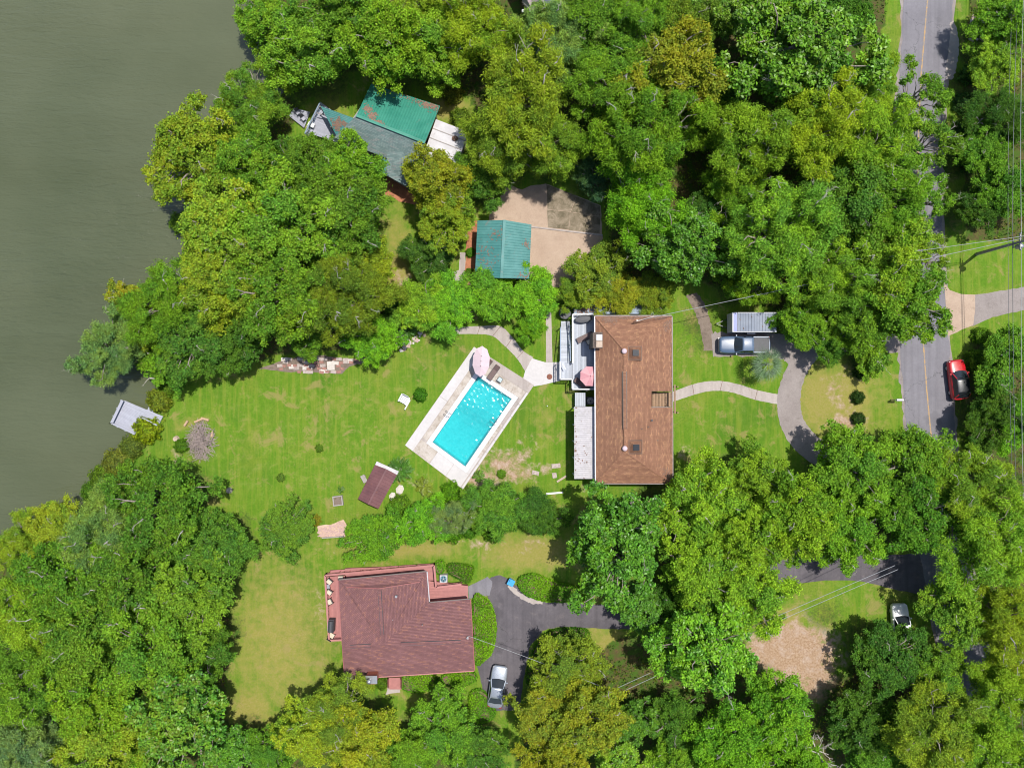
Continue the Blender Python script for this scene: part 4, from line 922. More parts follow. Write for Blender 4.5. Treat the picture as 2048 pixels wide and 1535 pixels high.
walls([XY(1151, 811, 1.1), XY(1170, 811, 1.1), XY(1170, 786, 1.1), XY(1151, 786, 1.1)], 0.0, 1.04, DECKB, deck, 'skirt'); walls([XY(1122, 756, dz), XY(1145, 756, dz), XY(1145, 725, dz), XY(1122, 725, dz)], 0.0, dz-0.06, DECKB, deck, 'skirt')
rh = 0.95; rt = dz+rh
rail([XY(1201, 628, rt), XY(1145.5, 628, rt), XY(1145.5, 725, rt)], dz, rh, WHITE, deck)
rail([XY(1120.5, 723, rt), XY(1120.5, 758, rt), XY(1145, 758, rt), XY(1145, 778, rt), XY(1190, 778, rt)], dz, rh, WHITE, deck)
rail([XY(1201.5, 625.5, rt), XY(1322, 625.5, rt)], dz, rh, DECKB, deck, wtop=0.22)
m = MB(); m.bar(P(1139.5, 651, 1.3), P(1141, 722, 2.4), 0.10, 0.06); obj('ramp_rail', m, DECKB, deck); m = MB(); m.bar(P(1121, 655, 1.1), P(1120.5, 722, 2.4), 0.08, 0.06); obj('ramp_rail', m, DECKB, deck)
m = MB(); m.bar(P(1124, 726, rt), P(1132, 739, rt), 0.09, 0.05); obj('gate_rail', m, WHITE, deck)
for (px, py) in ((1139.5, 651), (1140, 690), (1121, 655), (1121, 690)):
    q = P(px, py, 1.5); obj('post', MB().box((q.x, q.y, 0.9), (0.09, 0.09, 1.7)), DECKB, deck)
# cooling unit beside the landing
q = P(1181, 801, 0.9)
def ac_unit(q, w, h, label, mat, dark):
    t = thing('air_conditioner', label, 'air conditioner', (q.x, q.y, 0)); m = MB(); m.box((q.x, q.y, h/2), (w, w, h)); obj('casing', m, mat, t)
    m = MB(); m.lathe([(w*0.42, 0), (w*0.42, 0.05), (w*0.36, 0.05), (w*0.36, 0.0)], (q.x, q.y, h), 20); obj('fan_ring', m, dark, t)
    m = MB()
    for k in range(5):
        a_ = k*2*math.pi/5; m.add([(q.x, q.y, h+.02), (q.x+math.cos(a_)*w*.35, q.y+math.sin(a_)*w*.35, h+.03), (q.x+math.cos(a_+.7)*w*.35, q.y+math.sin(a_+.7)*w*.35, h+.012)], [(0, 1, 2)])
    obj('fan_blades', m, dark, t); m = MB(); m.lathe([(w*.09, 0.02), (w*.09, .05), (0, .055)], (q.x, q.y, h), 10); obj('hub', m, mat, t)
ac_unit(q, 0.85, 0.9, 'dark square cooling unit in the niche below the white deck', CHAR, METALG)
ac_unit(P(887, 1157, 0.8), 0.85, 0.8, 'pale square cooling unit in the corner of the red deck', WHITE_D, plain('fan_blue', (0.16, 0.33, 0.42), 0.5))

# ------------------------------------------------------------------ maroon-roofed house below
E2, R2 = 3.4, 4.45
A, B, C, D, Ee, F = P(677,1160,E2), P(853,1143,E2), P(858,1205,E2), P(940,1198,E2), P(948,1340,E2), P(690,1357,E2)
red = thing('maroon_roofed_house', 'broad house with maroon shingled roof and red deck below the pool', 'house', ((A.x+Ee.x)/2, (A.y+Ee.y)/2, 0))
walls(inset([p.to_2d() for p in (A, B, C, D, Ee, F)], 0.5), 0, E2-0.1, WALLR, red)
Wr, Er, J, N1 = P(684.5,1293,R2), P(945,1281,R2), P(766,1288.5,R2), P(759,1176,R2-0.1)
Na, Nb = P(692,1173,E2+0.3), P(840,1163,E2+0.3)
roofslab([F, Ee, Er, J, Wr], SH_RED, red); roofslab([J, Er, D, C], SH_RED, red); roofslab([C, B, Nb, N1, J], SH_RED, red); roofslab([Wr, J, N1, Na, A], SH_RED, red); roofslab([A, Na, N1, Nb, B], SH_RED, red)
for a, b in ((lerp(J, N1, 0.18), lerp(J, N1, 0.97)), (lerp(J, Er, 0.2), lerp(J, Er, 0.87)), (lerp(Wr, J, 0.2), lerp(Wr, J, 0.7))):
    o = cap(a+up*2.2, b+up*2.2, SH_RED, red, 0.30, 0.07, 'ridge_vent'); s_ = (b-a).normalized().cross(Vector((0, 0, 1)))
    for k in (-1, 1):
        m = MB(); m.bar(a+s_*(k*0.17)+up, b+s_*(k*0.17)+up, 0.04, 0.09); obj('vent_slot', m, CHAR, o)
for a, b in ((Na, N1), (N1, Nb)): cap(a+up*0.4, b+up*0.4, REDDK, red, 0.07, 0.04, 'flashing')
for a, b, mt in ((A, B, GUTTER), (C, D, GUTTER), (B, C, WHITE_D), (D, Ee, REDDK), (Ee, F, REDD), (F, A, REDDK)):
    o_ = (b-a).normalized().cross(Vector((0, 0, 1))); m = MB(); m.bar(a+o_*-0.06-Vector((0, 0, .07)), b+o_*-0.06-Vector((0, 0, .07)), 0.10, 0.11); obj('gutter', m, mt, red)
for (px, py, r, h) in ((793, 1191, .14, .3), (845, 1248, .04, .3), (786, 1238, .04, .2)):
    c = P(px, py, 4.15); m = MB(); m.tube([c-Vector((0, 0, .5)), c+Vector((0, 0, h))], r, 10); obj('vent_pipe', m, METALG, red)
chm = obj('chimney', MB().box((P(745, 1352, 4).x, P(745, 1352, 4).y, 2.5), (1.1, 0.8, 5.0)), BRICK, red)
obj('chimney_cap', MB().box((P(742, 1358, 5).x, P(742, 1358, 5).y, 5.05), (1.35, 0.85, 0.10)), METALG, chm)
m = MB(); q = P(740, 1358, 5.2); m.lathe([(0.17, -0.2), (0.17, 0.5), (0.26, 0.55), (0.22, 0.66), (0, 0.72)], q, 12); obj('flue', m, METALG, chm, smooth=True)
q = P(934, 1272, 4.2); m = MB(); m.tube([q-Vector((0, 0, 1.2)), q+Vector((0, 0, 0.6))], 0.05, 6); obj('service_mast', m, METALG, red)
for s in (-1, 0, 1):
    m = MB(); m.box((q.x+0.12, q.y+s*0.1, q.z+0.4), (0.12, 0.06, 0.06)); obj('insulator', m, WHITE, red)
q = P(790, 1364, 0.5); st = obj('front_steps', MB().box((q.x, q.y, 0.22), (1.4, 1.0, 0.44)).box((q.x, q.y-0.7, 0.1), (1.4, 0.42, 0.2)), REDD, red)
for s in (-1, 1):
    m = MB(); m.box((q.x+s*0.72, q.y, 0.5), (0.06, 1.1, 0.9)); obj('step_rail', m, REDDK, red)
sheet('paving', [XY(*p) for p in [(776,1368),(800,1366),(800,1383),(772,1388)]], CONC, 0.012, 0.04, 31)
# its red deck
z2 = 0.8; rdk = thing('red_deck', 'red painted timber deck wrapped round two sides of the maroon-roofed house', 'deck', (P(690, 1150).x, P(690, 1150).y, 0))
planks(P(653,1153,z2), P(690,1150,z2), P(694,1278,z2), P(659,1279,z2), 15, .012, .04, REDD, rdk, seed=7)
planks(P(690,1150,z2), P(690,1136,z2), P(866,1130,z2), P(866,1160,z2), 10, .012, .04, REDD, rdk, seed=8)
planks(P(850,1160,z2), P(850,1215,z2), P(936,1200,z2), P(936,1171,z2), 16, .012, .04, REDD, rdk, seed=9)
planks(P(850,1130,z2), P(850,1160,z2), P(869,1160,z2), P(869,1130,z2), 10, .012, .04, REDD, rdk, seed=10)
walls([XY(654,1154,z2), XY(688,1150,z2), XY(692,1277,z2), XY(660,1278,z2)], 0, z2-.06, REDDK, rdk, 'skirt'); walls([XY(852,1162,z2), XY(852,1212,z2), XY(935,1199,z2), XY(935,1172,z2)], 0, z2-.06, REDDK, rdk, 'skirt'); walls([XY(692,1160,z2), XY(692,1138,z2), XY(866,1132,z2), XY(866,1158,z2)], 0, z2-.06, REDDK, rdk, 'skirt')
rr_ = z2+.9
rail([XY(689,1279,rr_), XY(658,1280,rr_), XY(650,1150,rr_), XY(868,1130,rr_), XY(872,1174,rr_), XY(922,1168,rr_)], z2, .9, REDD, rdk, post=1.9, wtop=.2)
# a second low rail board along the outer side
m = MB(); m.bar(P(660,1143,.6), P(866,1129,.6), 0.35, 0.05); obj('ledge', m, REDD, rdk)
for k in range(11):
    m = MB(); q = lerp(P(662,1143,.75), P(866,1129,.75), k/10); m.bar(q+Vector((0, .1, -.3)), q+Vector((-.15, -.05, .35)), .06, .06); obj('brace', m, REDDK, rdk)
obj('bench_box', MB().box((P(681, 1155, 1.2).x, P(681, 1155, 1.2).y, 1.0), (.5, .35, .45)), CREAM, rdk)

# ------------------------------------------------------------------ green-roofed lake house
E3, R3 = 3.2, 5.2
gw = thing('green_roofed_lake_house', 'lake house with bright green metal and grey-green shingled roof slopes at the upper left', 'house', (P(790, 260).x, P(790, 260).y, 0))
gNW, gNE, gRE, gRW = P(742,168,E3), P(880,212,E3), P(850,285,R3), P(713,231,R3)
sW, sE = P(668,275,E3), P(826,337,E3)
walls(inset([p.to_2d() for p in (gNW, gNE, sE, sW)], .45), 0, E3-.1, WALLG, gw)
roofslab([gNW-up, gNE-up, gRE-up*2, gRW-up*2], CHAR, gw, .12, 'roof_deck')
ribbed(gNE, gNW, gRW+up, gRE+up, 9, 3, .035, GREENM, gw)
roofslab([gRW, gRE, sE, sW], SH_GRN, gw); cap(gRW+up*1.5, gRE+up*1.5, GREENM, gw, .3, .06)
wA, wB, wC, wD = P(775,305,E3+.9), P(846,296,E3+.9), P(812,372,E3-.1), P(770,349,E3-.1)
roofslab([wA, wB, wC, wD], SH_GRN, gw); walls(inset([wA.to_2d(), wB.to_2d(), wC.to_2d(), wD.to_2d()], .4), 0, E3-.2, WALLG, gw)
ribbed(P(757,345,2.6), P(775,350,2.6), P(780,308,3.0), P(760,310,3.0), 1, 3, .03, GREENM2, gw, 'porch_panel')
ribbed(P(672,270,2.7), P(641,212,2.7), P(709,237,3.2), P(696,268,3.2), 4, 3, .035, GREENM2, gw, 'porch_panel')
for (px, py) in ((646, 222), (668, 262)):
    q = P(px, py, 1.3); obj('porch_post', MB().box((q.x, q.y, 1.3), (.12, .12, 2.6)), WOODG, gw)
# leaf litter fallen on the eave
rng = np.random.default_rng(9)
# white flat-roofed wing
wz = 2.9; a, b, c, d = P(872,238,wz), P(937,263,wz), P(912,338,wz), P(846,312,wz)
wing = thing('white_roofed_wing', 'low wing with flat white metal roof right of the green-roofed lake house', 'building', ((a.x+c.x)/2, (a.y+c.y)/2, 0))
walls(inset([p.to_2d() for p in (a, b, c, d)], .3), 0, wz-.15, WALLG, wing)
for k in range(4):
    s0, s1 = k/4+.006, (k+1)/4-.006; roofslab([lerp(a, d, s0), lerp(b, c, s0), lerp(b, c, s1), lerp(a, d, s1)], WHITEM, wing, .10, 'roof_panel')
    if k:
        m = MB(); m.bar(lerp(a, d, k/4)+up*.4, lerp(b, c, k/4)+up*.4, .09, .07); obj('seam', m, WOODG, wing)
q = P(910, 277, wz+.1); m = MB(); m.lathe([(.3, 0), (.32, .08), (.1, .16), (0, .17)], q, 9, 1.1, .9); obj('rust_patch_vent', m, WOODB, wing)
# its small deck by the water
ld_ = thing('lakeside_deck', 'small grey deck with rails at the lake end of the green-roofed house', 'deck', (P(620, 235).x, P(620, 235).y, 0))
planks(P(641,204,.8), P(610,264,.8), P(675,285,.8), P(690,240,.8), 26, .012, .05, DECKG, ld_, seed=11)
rail([XY(640,205,1.7), XY(610,266,1.7)], .8, .9, DECKB, ld_, wtop=.14)
m = MB(); m.bar(P(634,226,1.7), P(655,232,1.7), .1, .06); obj('top_rail', m, WOODG, ld_)
planks(P(588,216,.3), P(578,232,.3), P(608,256,.3), P(620,224,.3), 9, .012, .05, DECKG, ld_, seed=12, name='jetty_plank')
for px, py in ((645,215),(618,258),(590,226)):
    q = P(px, py, 0); obj('pile', MB().tube([(q.x, q.y, -1.6), (q.x, q.y, .75 if px > 600 else .25)], .1, 8), WOODG, ld_)
# garage
Eg, Rg_ = 3.0, 4.0
a, b, c, d, r0, r1 = P(955,446,Eg), P(1063,449,Eg), P(1058,557,Eg), P(950,553,Eg), P(1009,440,Rg_), P(1003,556,Rg_)
a.y = P(955,441,Eg).y
gar = thing('green_roofed_garage', 'small garage with aged green metal gable roof beside the sandy parking apron', 'garage', ((a.x+c.x)/2, (a.y+c.y)/2, 0))
walls(inset([p.to_2d() for p in (a, b, c, d)], .35), 0, Eg-.1, WALLG, gar)
roofslab([a-up*2, r0-up*2, r1-up*2, d-up*2], CHAR, gar, .1, 'roof_deck'); roofslab([b-up*2, r0-up*2, r1-up*2, c-up*2], CHAR, gar, .1, 'roof_deck')
ribbed(d, a, r0, r1, 7, 3, .035, GREENM2, gar); ribbed(b, c, r1, r0, 7, 3, .035, GREENM2, gar); cap(r0+up*2, r1+up*2, GREENM2, gar, .3, .05)
gm = MB(); gm.add([a-up*4, r0-up*5, b-up*4], [(0, 1, 2)]); gm.add([d-up*4, c-up*4, r1-up*5], [(0, 1, 2)]); obj('gable', gm, WALLG, gar)
# grey-roofed house whose corner shows at the top edge
gh = thing('grey_roofed_house', 'grey roof corner showing between trees at the top edge', 'house', (P(1080,-40).x, P(1080,-40).y, 0))
a, b, c, d, r0, r1 = P(1068,28,3.6), P(1115,2,3.6), P(1090,-140,3.6), P(1000,-110,3.6), P(1080,-10,4.8), P(1050,-130,4.8)
SLATE = plain('roof_slate', (.17, .20, .26), .7, .12, 3)
roofslab([a, b, c, r1, r0], SLATE, gh); roofslab([a, r0, r1, d], plain('roof_mauve', (.40, .33, .34), .75, .1, 3), gh); walls(inset([p.to_2d() for p in (a, b, c, d)], .4), 0, 3.4, WALLW, gh)
q = P(1051, 23, 3.4); obj('roof_box', MB().box(q, (.8, .25, .3)), WHITE, gh)
# shed below the pool
sa, sb, sc_, sd2, s0, s1 = P(750,929,2.3), P(794,949,2.3), P(757,1017,2.3), P(716,997,2.3), P(773,938,2.85), P(737,1008,2.85)
shed = thing('garden_shed', 'little brown metal-roofed shed with a white end below the pool', 'shed', ((sa.x+sc_.x)/2, (sa.y+sc_.y)/2, 0))
walls(inset([p.to_2d() for p in (sa, sb, sc_, sd2)], .2), 0, 2.2, WALLW, shed)
ribbed(sd2, sa, s0, s1, 4, 3, .02, BROWNM, shed); ribbed(sb, sc_, s1, s0, 4, 3, .02, BROWNM, shed); cap(s0+up, s1+up, BROWNM, shed, .2, .05)
gm = MB(); gm.add([sd2-up*2, sc_-up*2, s1-up*3], [(0, 1, 2)]); gm.add([sb-up*2, sa-up*2, s0-up*3], [(0, 1, 2)]); obj('gable', gm, WALLW, shed)
m = MB(); ax_ = (sa-sd2).normalized(); m.slab([sa+ax_*.02, sa+ax_*.42-Vector((0,0,.05)), sb+ax_*.42-Vector((0,0,.05)), sb+ax_*.02], .08); obj('end_canopy', m, WHITE_D, shed)
q = P(728, 957, .4); obj('side_bench', MB().box((q.x, q.y, .4), (.5, .9, .1), .5).box((q.x-.1, q.y-.3, .18), (.1, .1, .36), .5).box((q.x+.1, q.y+.3, .18), (.1, .1, .36), .5), WOODG, shed)
# leaf debris drifted against the eaves and seams of the metal roofs
DEBRIS = plain('leaf_debris', (.24, .145, .105), .9, .35, 8)
def debris(parent, a, b, c, d, regions, seed, n=260):
    """small dry leaves lying on the sloping quad a-b-c-d; regions = (s, t, rs, rt)"""
    rng = random.Random(seed); m = MB(); nn = (Vector(b)-Vector(a)).cross(Vector(d)-Vector(a)).normalized(); nn = nn if nn.z > 0 else -nn
    for s0_, t0_, rs, rt in regions:
        for i in range(n):
            s, t = s0_+rng.gauss(0, rs), t0_+rng.gauss(0, rt)
            if not (0.01 < s < .99 and 0.01 < t < .99): continue
            p = lerp(lerp(a, b, s), lerp(d, c, s), t)+nn*rng.uniform(.04, .07); e = rng.uniform(0, 6.28); u = (Vector(b)-Vector(a)).normalized(); w = nn.cross(u); L_ = rng.uniform(.06, .14)
            x = (u*math.cos(e)+w*math.sin(e))*L_; y = (w*math.cos(e)-u*math.sin(e))*L_*.55; m.add([p-x, p+y, p+x, p-y], [(0, 1, 2, 3)])
    o = obj('leaf_debris', m, DEBRIS, parent); o['kind'] = 'stuff'
debris(gw, gNE, gNW, gRW, gRE, ((.25, .03, .22, .05), (.12, .08, .1, .06), (.90, .72, .03, .05), (.80, .86, .03, .05), (.68, .97, .03, .03)), 1, 170)
debris(gw, P(672,270,2.7), P(641,212,2.7), P(709,237,3.2), P(696,268,3.2), ((.35, .3, .12, .1), (.55, .6, .1, .15)), 2, 110)
ga, gb_, gc, gd = P(955,441,Eg), P(1063,449,Eg), P(1058,557,Eg), P(950,553,Eg)
gr0, gr1 = P(1009,440,Rg_), P(1003,556,Rg_)
debris(gar, gd, ga, gr0, gr1, ((.25, .5, .14, .2), (.75, .72, .06, .15), (.4, .25, .14, .15)), 3, 34); debris(gar, gb_, gc, gr1, gr0, ((.38, .1, .04, .06), (.95, .3, .03, .2)), 4, 30)
# dark chairs on the little jetty and a white crate on the lakeside deck
for k, (px, py, lab) in enumerate(((597, 226, 'left dark folding chair on the grey jetty planks by the lake'), (608, 238, 'right dark folding chair on the grey jetty planks by the lake'))):
    p = P(px, py, .5); t = thing('folding_chair', lab, 'chair', (p.x, p.y, .31), .5+.2*k, 'folding chairs on the jetty')
    m = MB(); m.box((0, 0, .38), (.46, .46, .04)); obj('seat', m, DECKG, t, world=False); m = MB(); m.box((0, .24, .68), (.46, .04, .5), 0, ('X', -.2)); obj('backrest', m, CHAR, t, world=False)
    for sx in (-1, 1):
        m = MB(); m.tube([(sx*.25, -.3, .0), (sx*.25, -.28, .58), (sx*.25, .2, .6), (sx*.25, .34, 0)], .022, 6); obj('side_frame', m, BLACK, t, world=False)
p = P(623, 250, 1.1); t = thing('storage_crate', 'small white crate on the lakeside deck of the green-roofed house', 'crate', (p.x, p.y, .84), -.45); m = MB(); m.box((0, 0, .18), (.7, .45, .36)); obj('body', m, WHITE, t, world=False); m = MB(); m.box((0, 0, .39), (.74, .49, .05)); obj('lid', m, WHITE, t, world=False)
debris(house, NE, NW, RN, RN, ((.12, .04, .06, .03), (.4, .03, .06, .025), (.7, .05, .12, .03), (.85, .12, .05, .05)), 5, 120)
debris(house, SE, NE, RN, RS, ((.97, .1, .02, .06), (.03, .1, .02, .08), (.5, .02, .3, .01)), 6, 90)
debris(pat, P(1148.5, 957, pz-0.05), P(1148.5, 813, pz-0.05), P(1191.5, 813, pz+0.25), P(1191.5, 957, pz+0.25), ((.5, .95, .4, .02), (.3, .4, .2, .3), (.6, .06, .3, .02)), 7, 24)
debris(deck, P(1190, 640, dz), P(1146, 640, dz), P(1146, 612, dz), P(1190, 612, dz), ((.5, .7, .3, .15), (.3, .9, .2, .05)), 8, 110)
# ------------------------------------------------------------------ swimming pool and its paving
DT, DR, DB, DL = (948,693), (1068,770), (926,978), (810,890)
def Q(b, a, z=0.0):
    x = DT[0]*(1-b)*(1-a)+DR[0]*b*(1-a)+DB[0]*b*a+DL[0]*(1-b)*a; y = DT[1]*(1-b)*(1-a)+DR[1]*b*(1-a)+DB[1]*b*a+DL[1]*(1-b)*a
    return P(x, y, z)
pb0, pb1, pa0, pa1 = .285, .85, .187, .843; cw = .062; ca = .036
pd = MB()
ring = [Q(0,0), Q(1,0), Q(1,1), Q(0,1)]; rin = [Q(pb0-cw,pa0-ca), Q(pb1+cw,pa0-ca), Q(pb1+cw,pa1+ca), Q(pb0-cw,pa1+ca)]
for k in range(4):
    pd.prism([(ring[k].x, ring[k].y), (ring[(k+1)%4].x, ring[(k+1)%4].y), (rin[(k+1)%4].x, rin[(k+1)%4].y), (rin[k].x, rin[k].y)], 0.0, 0.03)
pdk = struct('pool_deck', pd, CONC)
def slab_(b0, b1, a0, a1, mat, z=0.075, nm='slab'):
    e = .0028; f = .0018
    m = MB(); m.prism([tuple(Q(x, y))[:2] for x, y in ((b0+e,a0+f),(b1-e,a0+f),(b1-e,a1-f),(b0+e,a1-f))], 0.02, z); obj(nm, m, mat, pdk)
slab_(0, .135, 0, .5, CONC_W, .08); slab_(0, .135, .5, 1, CONC_W, .08)
for a0, a1 in ((.09,.235),(.235,.43),(.43,.64),(.64,.86)): slab_(.135, pb0-cw, a0, a1, CONC_B)
slab_(.135, .42, pa1+ca, 1, CONC_B); slab_(.42, .70, pa1+ca, 1, CONC_W, .072); slab_(.70, .955, pa1+ca, 1, CONC_W, .075)
for a0, a1, mt in ((.155,.40,CONC),(.40,.56,CONC_B),(.56,.72,CONC_B),(.72,pa1+ca,CONC_W)): slab_(pb1+cw, .955, a0, a1, mt)
slab_(.135, .5, 0, .078, CONC); slab_(.5, 1, 0, .078, CONC, .078)
slab_(pb0-cw, .60, .078, pa0-ca, CONC_B, .07); slab_(.60, .955, .078, pa0-ca, CONC_B, .073)
for k in range(8):
    slab_(.965, 1.0, .078+k*.115, .078+(k+1)*.115, CONC_W, .13, 'kerb')
pool = thing('swimming_pool', 'rectangular turquoise swimming pool with white coping in the middle of the lawn', 'pool', tuple(Q(.57, .5)))
for k, (b0, b1, a0, a1) in enumerate(((pb0-cw,pb1+cw,pa0-ca,pa0),(pb0-cw,pb1+cw,pa1,pa1+ca),(pb0-cw,pb0,pa0,pa1),(pb1,pb1+cw,pa0,pa1))):
    m = MB(); m.prism([tuple(Q(x, y))[:2] for x, y in ((b0,a0),(b1,a0),(b1,a1),(b0,a1))], -.1, .09); obj('coping', m, WHITE, pool)
pts = [Q(pb0,pa0), Q(pb1,pa0), Q(pb1,pa1), Q(pb0,pa1)]
bs = MB(); n = 10; vs, fs = [], []
def depth(a): t = min(1, max(0, (a-.30)/.30)); return -1.05-1.1*(t*t*(3-2*t))
for i in range(n+1):
    a_ = pa0+(pa1-pa0)*i/n; l, r = Q(pb0, a_), Q(pb1, a_); dd = depth(i/n)
    vs += [(l.x, l.y, .0), (l.x, l.y, dd), (r.x, r.y, dd), (r.x, r.y, .0)]
for i in range(n):
    for k in range(3): fs.append((i*4+k, i*4+4+k, i*4+5+k, i*4+1+k))
fs += [(0, 1, 2, 3), (n*4+3, n*4+2, n*4+1, n*4)]; bs.add(vs, fs)
t = NT('pool_plaster'); p = t.pos(); vo = t.n('TexVoronoi', feature='SMOOTH_F1'); vo.inputs['Scale'].default_value = 1.7
c = t.mix(t.ramp(t.noise(p, 1.2, 5, .6), .3, .7), (.58, .78, .80), (.74, .88, .90)); obj('basin', bs, t.done(t.pbsdf(c, .7)), pool)
TILE = plain('pool_tile', (.05, .16, .22), .4, .2, 6)
for k in range(4):
    p0_, p1_ = pts[k], pts[(k+1) % 4]; c_ = (pts[0]+pts[2])/2; nrm_ = (c_-(p0_+p1_)/2); e_ = (p1_-p0_).normalized(); nrm_ = (nrm_-e_*nrm_.dot(e_)).normalized()
    m = MB(); m.bar(p0_+nrm_*.02-Vector((0, 0, .06)), p1_+nrm_*.02-Vector((0, 0, .06)), .04, .16); obj('tile_band', m, TILE, pool)
# shallow-end steps in the right corner
for k in range(3):
    r = 1.5-.42*k; c0 = Q(pb1, pa0); u = (Q(pb0, pa0)-c0).normalized(); w = (Q(pb1, pa1)-c0).normalized(); arc = [tuple(c0)[:2]]
    for j in range(9):
        q = c0+(u*math.cos(j*math.pi/16)+w*math.sin(j*math.pi/16))*r; arc.append((q.x, q.y))
    m = MB(); m.prism(arc, -1.2, -.85+.25*k); obj('step', m, MATS.setdefault('pool_step', plain('pool_step', (.72, .80, .82), .6)), pool)
t = NT('pool_water'); p = t.pos()
w1 = t.noise(p, 2.6, 4, .6, .8); w2 = t.noise(p, 7.5, 3, .6, .4); h = t.math('ADD', w1, t.math('MULTIPLY', w2, .45)); nr = t.bump(h, .4, .02)
tp = t.n('BsdfTransparent'); cz = t.mix(t.ramp(w1, .35, .65), (.09, .68, .70), (.22, .80, .81)); t.l(cz, tp.inputs[0])
gl = t.n('BsdfGlossy'); gl.inputs['Roughness'].default_value = .09; t.l(nr, gl.inputs['Normal'])
df = t.n('BsdfDiffuse'); df.inputs[0].default_value = (.06, .50, .55, 1); mx0 = t.n('MixShader'); mx0.inputs[0].default_value = .3; t.l(tp.outputs[0], mx0.inputs[1]); t.l(df.outputs[0], mx0.inputs[2])
fr = t.n('Fresnel'); fr.inputs[0].default_value = 1.33; t.l(nr, fr.inputs['Normal']); mx = t.n('MixShader'); t.l(fr.outputs[0], mx.inputs[0]); t.l(mx0.outputs[0], mx.inputs[1]); t.l(gl.outputs[0], mx.inputs[2])
# the surface as real ripples
nu, nv = 120, 210; rw = np.random.default_rng(17); U, V = np.meshgrid(np.linspace(0, 1, nu), np.linspace(0, 1, nv)); pt = [np.array(q)[:2] for q in pts]
XY_ = (pt[0]*((1-U)*(1-V))[..., None]+pt[1]*(U*(1-V))[..., None]+pt[2]*(U*V)[..., None]+pt[3]*((1-U)*V)[..., None]); Zw = np.zeros(U.shape)
for k in range(46):
    lam = rw.uniform(.17, .75); an = rw.normal(.6, 1.1); ph = rw.uniform(0, 6.28); Zw += lam*.0039*np.sin(2*math.pi/lam*(XY_[..., 0]*math.cos(an)+XY_[..., 1]*math.sin(an))+ph)
Zw *= .55+.75*np.clip((1.1-V*1.2)+.4*np.sin(U*5+V*4), 0, 1); wm = MB(); idx = np.arange(nu*nv).reshape(nv, nu)
wm.add([(XY_[i, j, 0], XY_[i, j, 1], -.07+Zw[i, j]) for i in range(nv) for j in range(nu)], [tuple(int(q) for q in (idx[i, j], idx[i+1, j], idx[i+1, j+1], idx[i, j+1])) for i in range(nv-1) for j in range(nu-1)])
obj('water', wm, t.done(mx), pool, smooth=True)
for (px, py, an) in ((896, 827, 0), (988, 842, 1)):       # hand rails of the ladders
    for s in (-.22, .22):
        q = P(px, py, .1); d_ = (Q(pb0, .5)-Q(pb1, .5)).normalized()*(1 if an == 0 else -1); l_ = (Q(.5, pa0)-Q(.5, pa1)).normalized()
        o0 = q+l_*s+d_*.35; m = MB(); m.tube([o0, o0+Vector((0,0,.55)), o0-d_*.3+Vector((0,0,.75)), o0-d_*.65+Vector((0,0,.5)), o0-d_*.7+Vector((0,0,-.6))], .03, 6); obj('ladder_rail', m, METALG, pool)
# ------------------------------------------------------------------ parasols, loungers, tables
def parasol(px, py, zt, r, sx, sy, n, mats, label, z0=0.05, fin=1, rot=0.2, rz=0.0):
    w = P(px, py, zt); t = thing('parasol', label, 'parasol', (w.x, w.y, z0), rz); H = zt-z0
    for k in range(n):
        a0, a1 = rot+2*math.pi*k/n, rot+2*math.pi*(k+1)/n
        e0, e1 = Vector((math.cos(a0)*r*sx, math.sin(a0)*r*sy, H-.42)), Vector((math.cos(a1)*r*sx, math.sin(a1)*r*sy, H-.42)); ap_ = r*max(0, sy-sx)*.75
        def apex(e): return Vector((0, ap_ if e.y > .01 else (-ap_ if e.y < -.01 else 0), H))
        c0, c1 = apex(e0), apex(e1); mid = (e0+e1)/2*.985+Vector((0,0,.02)); dn = Vector((0,0,.14))
        m = MB(); m.add([c0, e0, mid, e1, c1, e0-dn, mid-dn, e1-dn], [(0,1,2,3) if (c0-c1).length < .01 else (0,1,2,3,4), (1,5,6,2), (2,6,7,3)]); obj('canopy_panel', m, mats[k % len(mats)], t, world=False)
        m = MB(); m.bar((0, 0, H-.1), e0*.97+Vector((0,0,-.02)), .025, .025); obj('rib', m, METALG, t, world=False)
    m = MB(); m.tube([(0,0,.05), (0,0,H+.02)], .035, 8); obj('pole', m, METALG, t, world=False)
    m = MB(); m.lathe([(.32, 0), (.32, .08), (.08, .14), (.05, .4)], (0,0,0), 14); obj('base', m, CHAR, t, world=False)
    for k in range(fin):
        y = (k-(fin-1)/2)*r*.55; m = MB(); m.lathe([(.05, 0), (.05, .05), (0, .1)], (0, y, H+.005-abs(y)*.02), 8); obj('finial', m, CHAR, t, world=False)
    return t
parasol(962, 722, 2.7, 1.0, .98, 1.72, 10, [LILAC], 'large oval pale lilac parasol at the top corner of the pool', .08, 3, .3, -.06)
parasol(1181, 752, 3.85, 1.16, 1, 1, 8, [PINK, PINK2], 'pink eight-sided parasol on the white deck under the brown eave', 1.52, 1, .35)
def lounger(loc, rz, label, mat):
    t = thing('sun_lounger', label, 'sun lounger', loc, rz, 'sun loungers')
    for s in (-1, 1):
        m = MB(); m.bar((s*.3, -.95, .3), (s*.3, .95, .3), .05, .05); obj('side_rail', m, BLACK, t, world=False)
        for y in (-.85, .8):
            m = MB(); m.box((s*.3, y, .14), (.05, .05, .28)); obj('leg', m, BLACK, t, world=False)
    m = MB(); m.box((0, -.3, .34), (.56, 1.28, .05)); obj('seat', m, mat, t, world=False)
    m = MB(); m.box((0, .66, .48), (.56, .66, .05), 0, ('X', .42)); obj('backrest', m, mat, t, world=False); return t
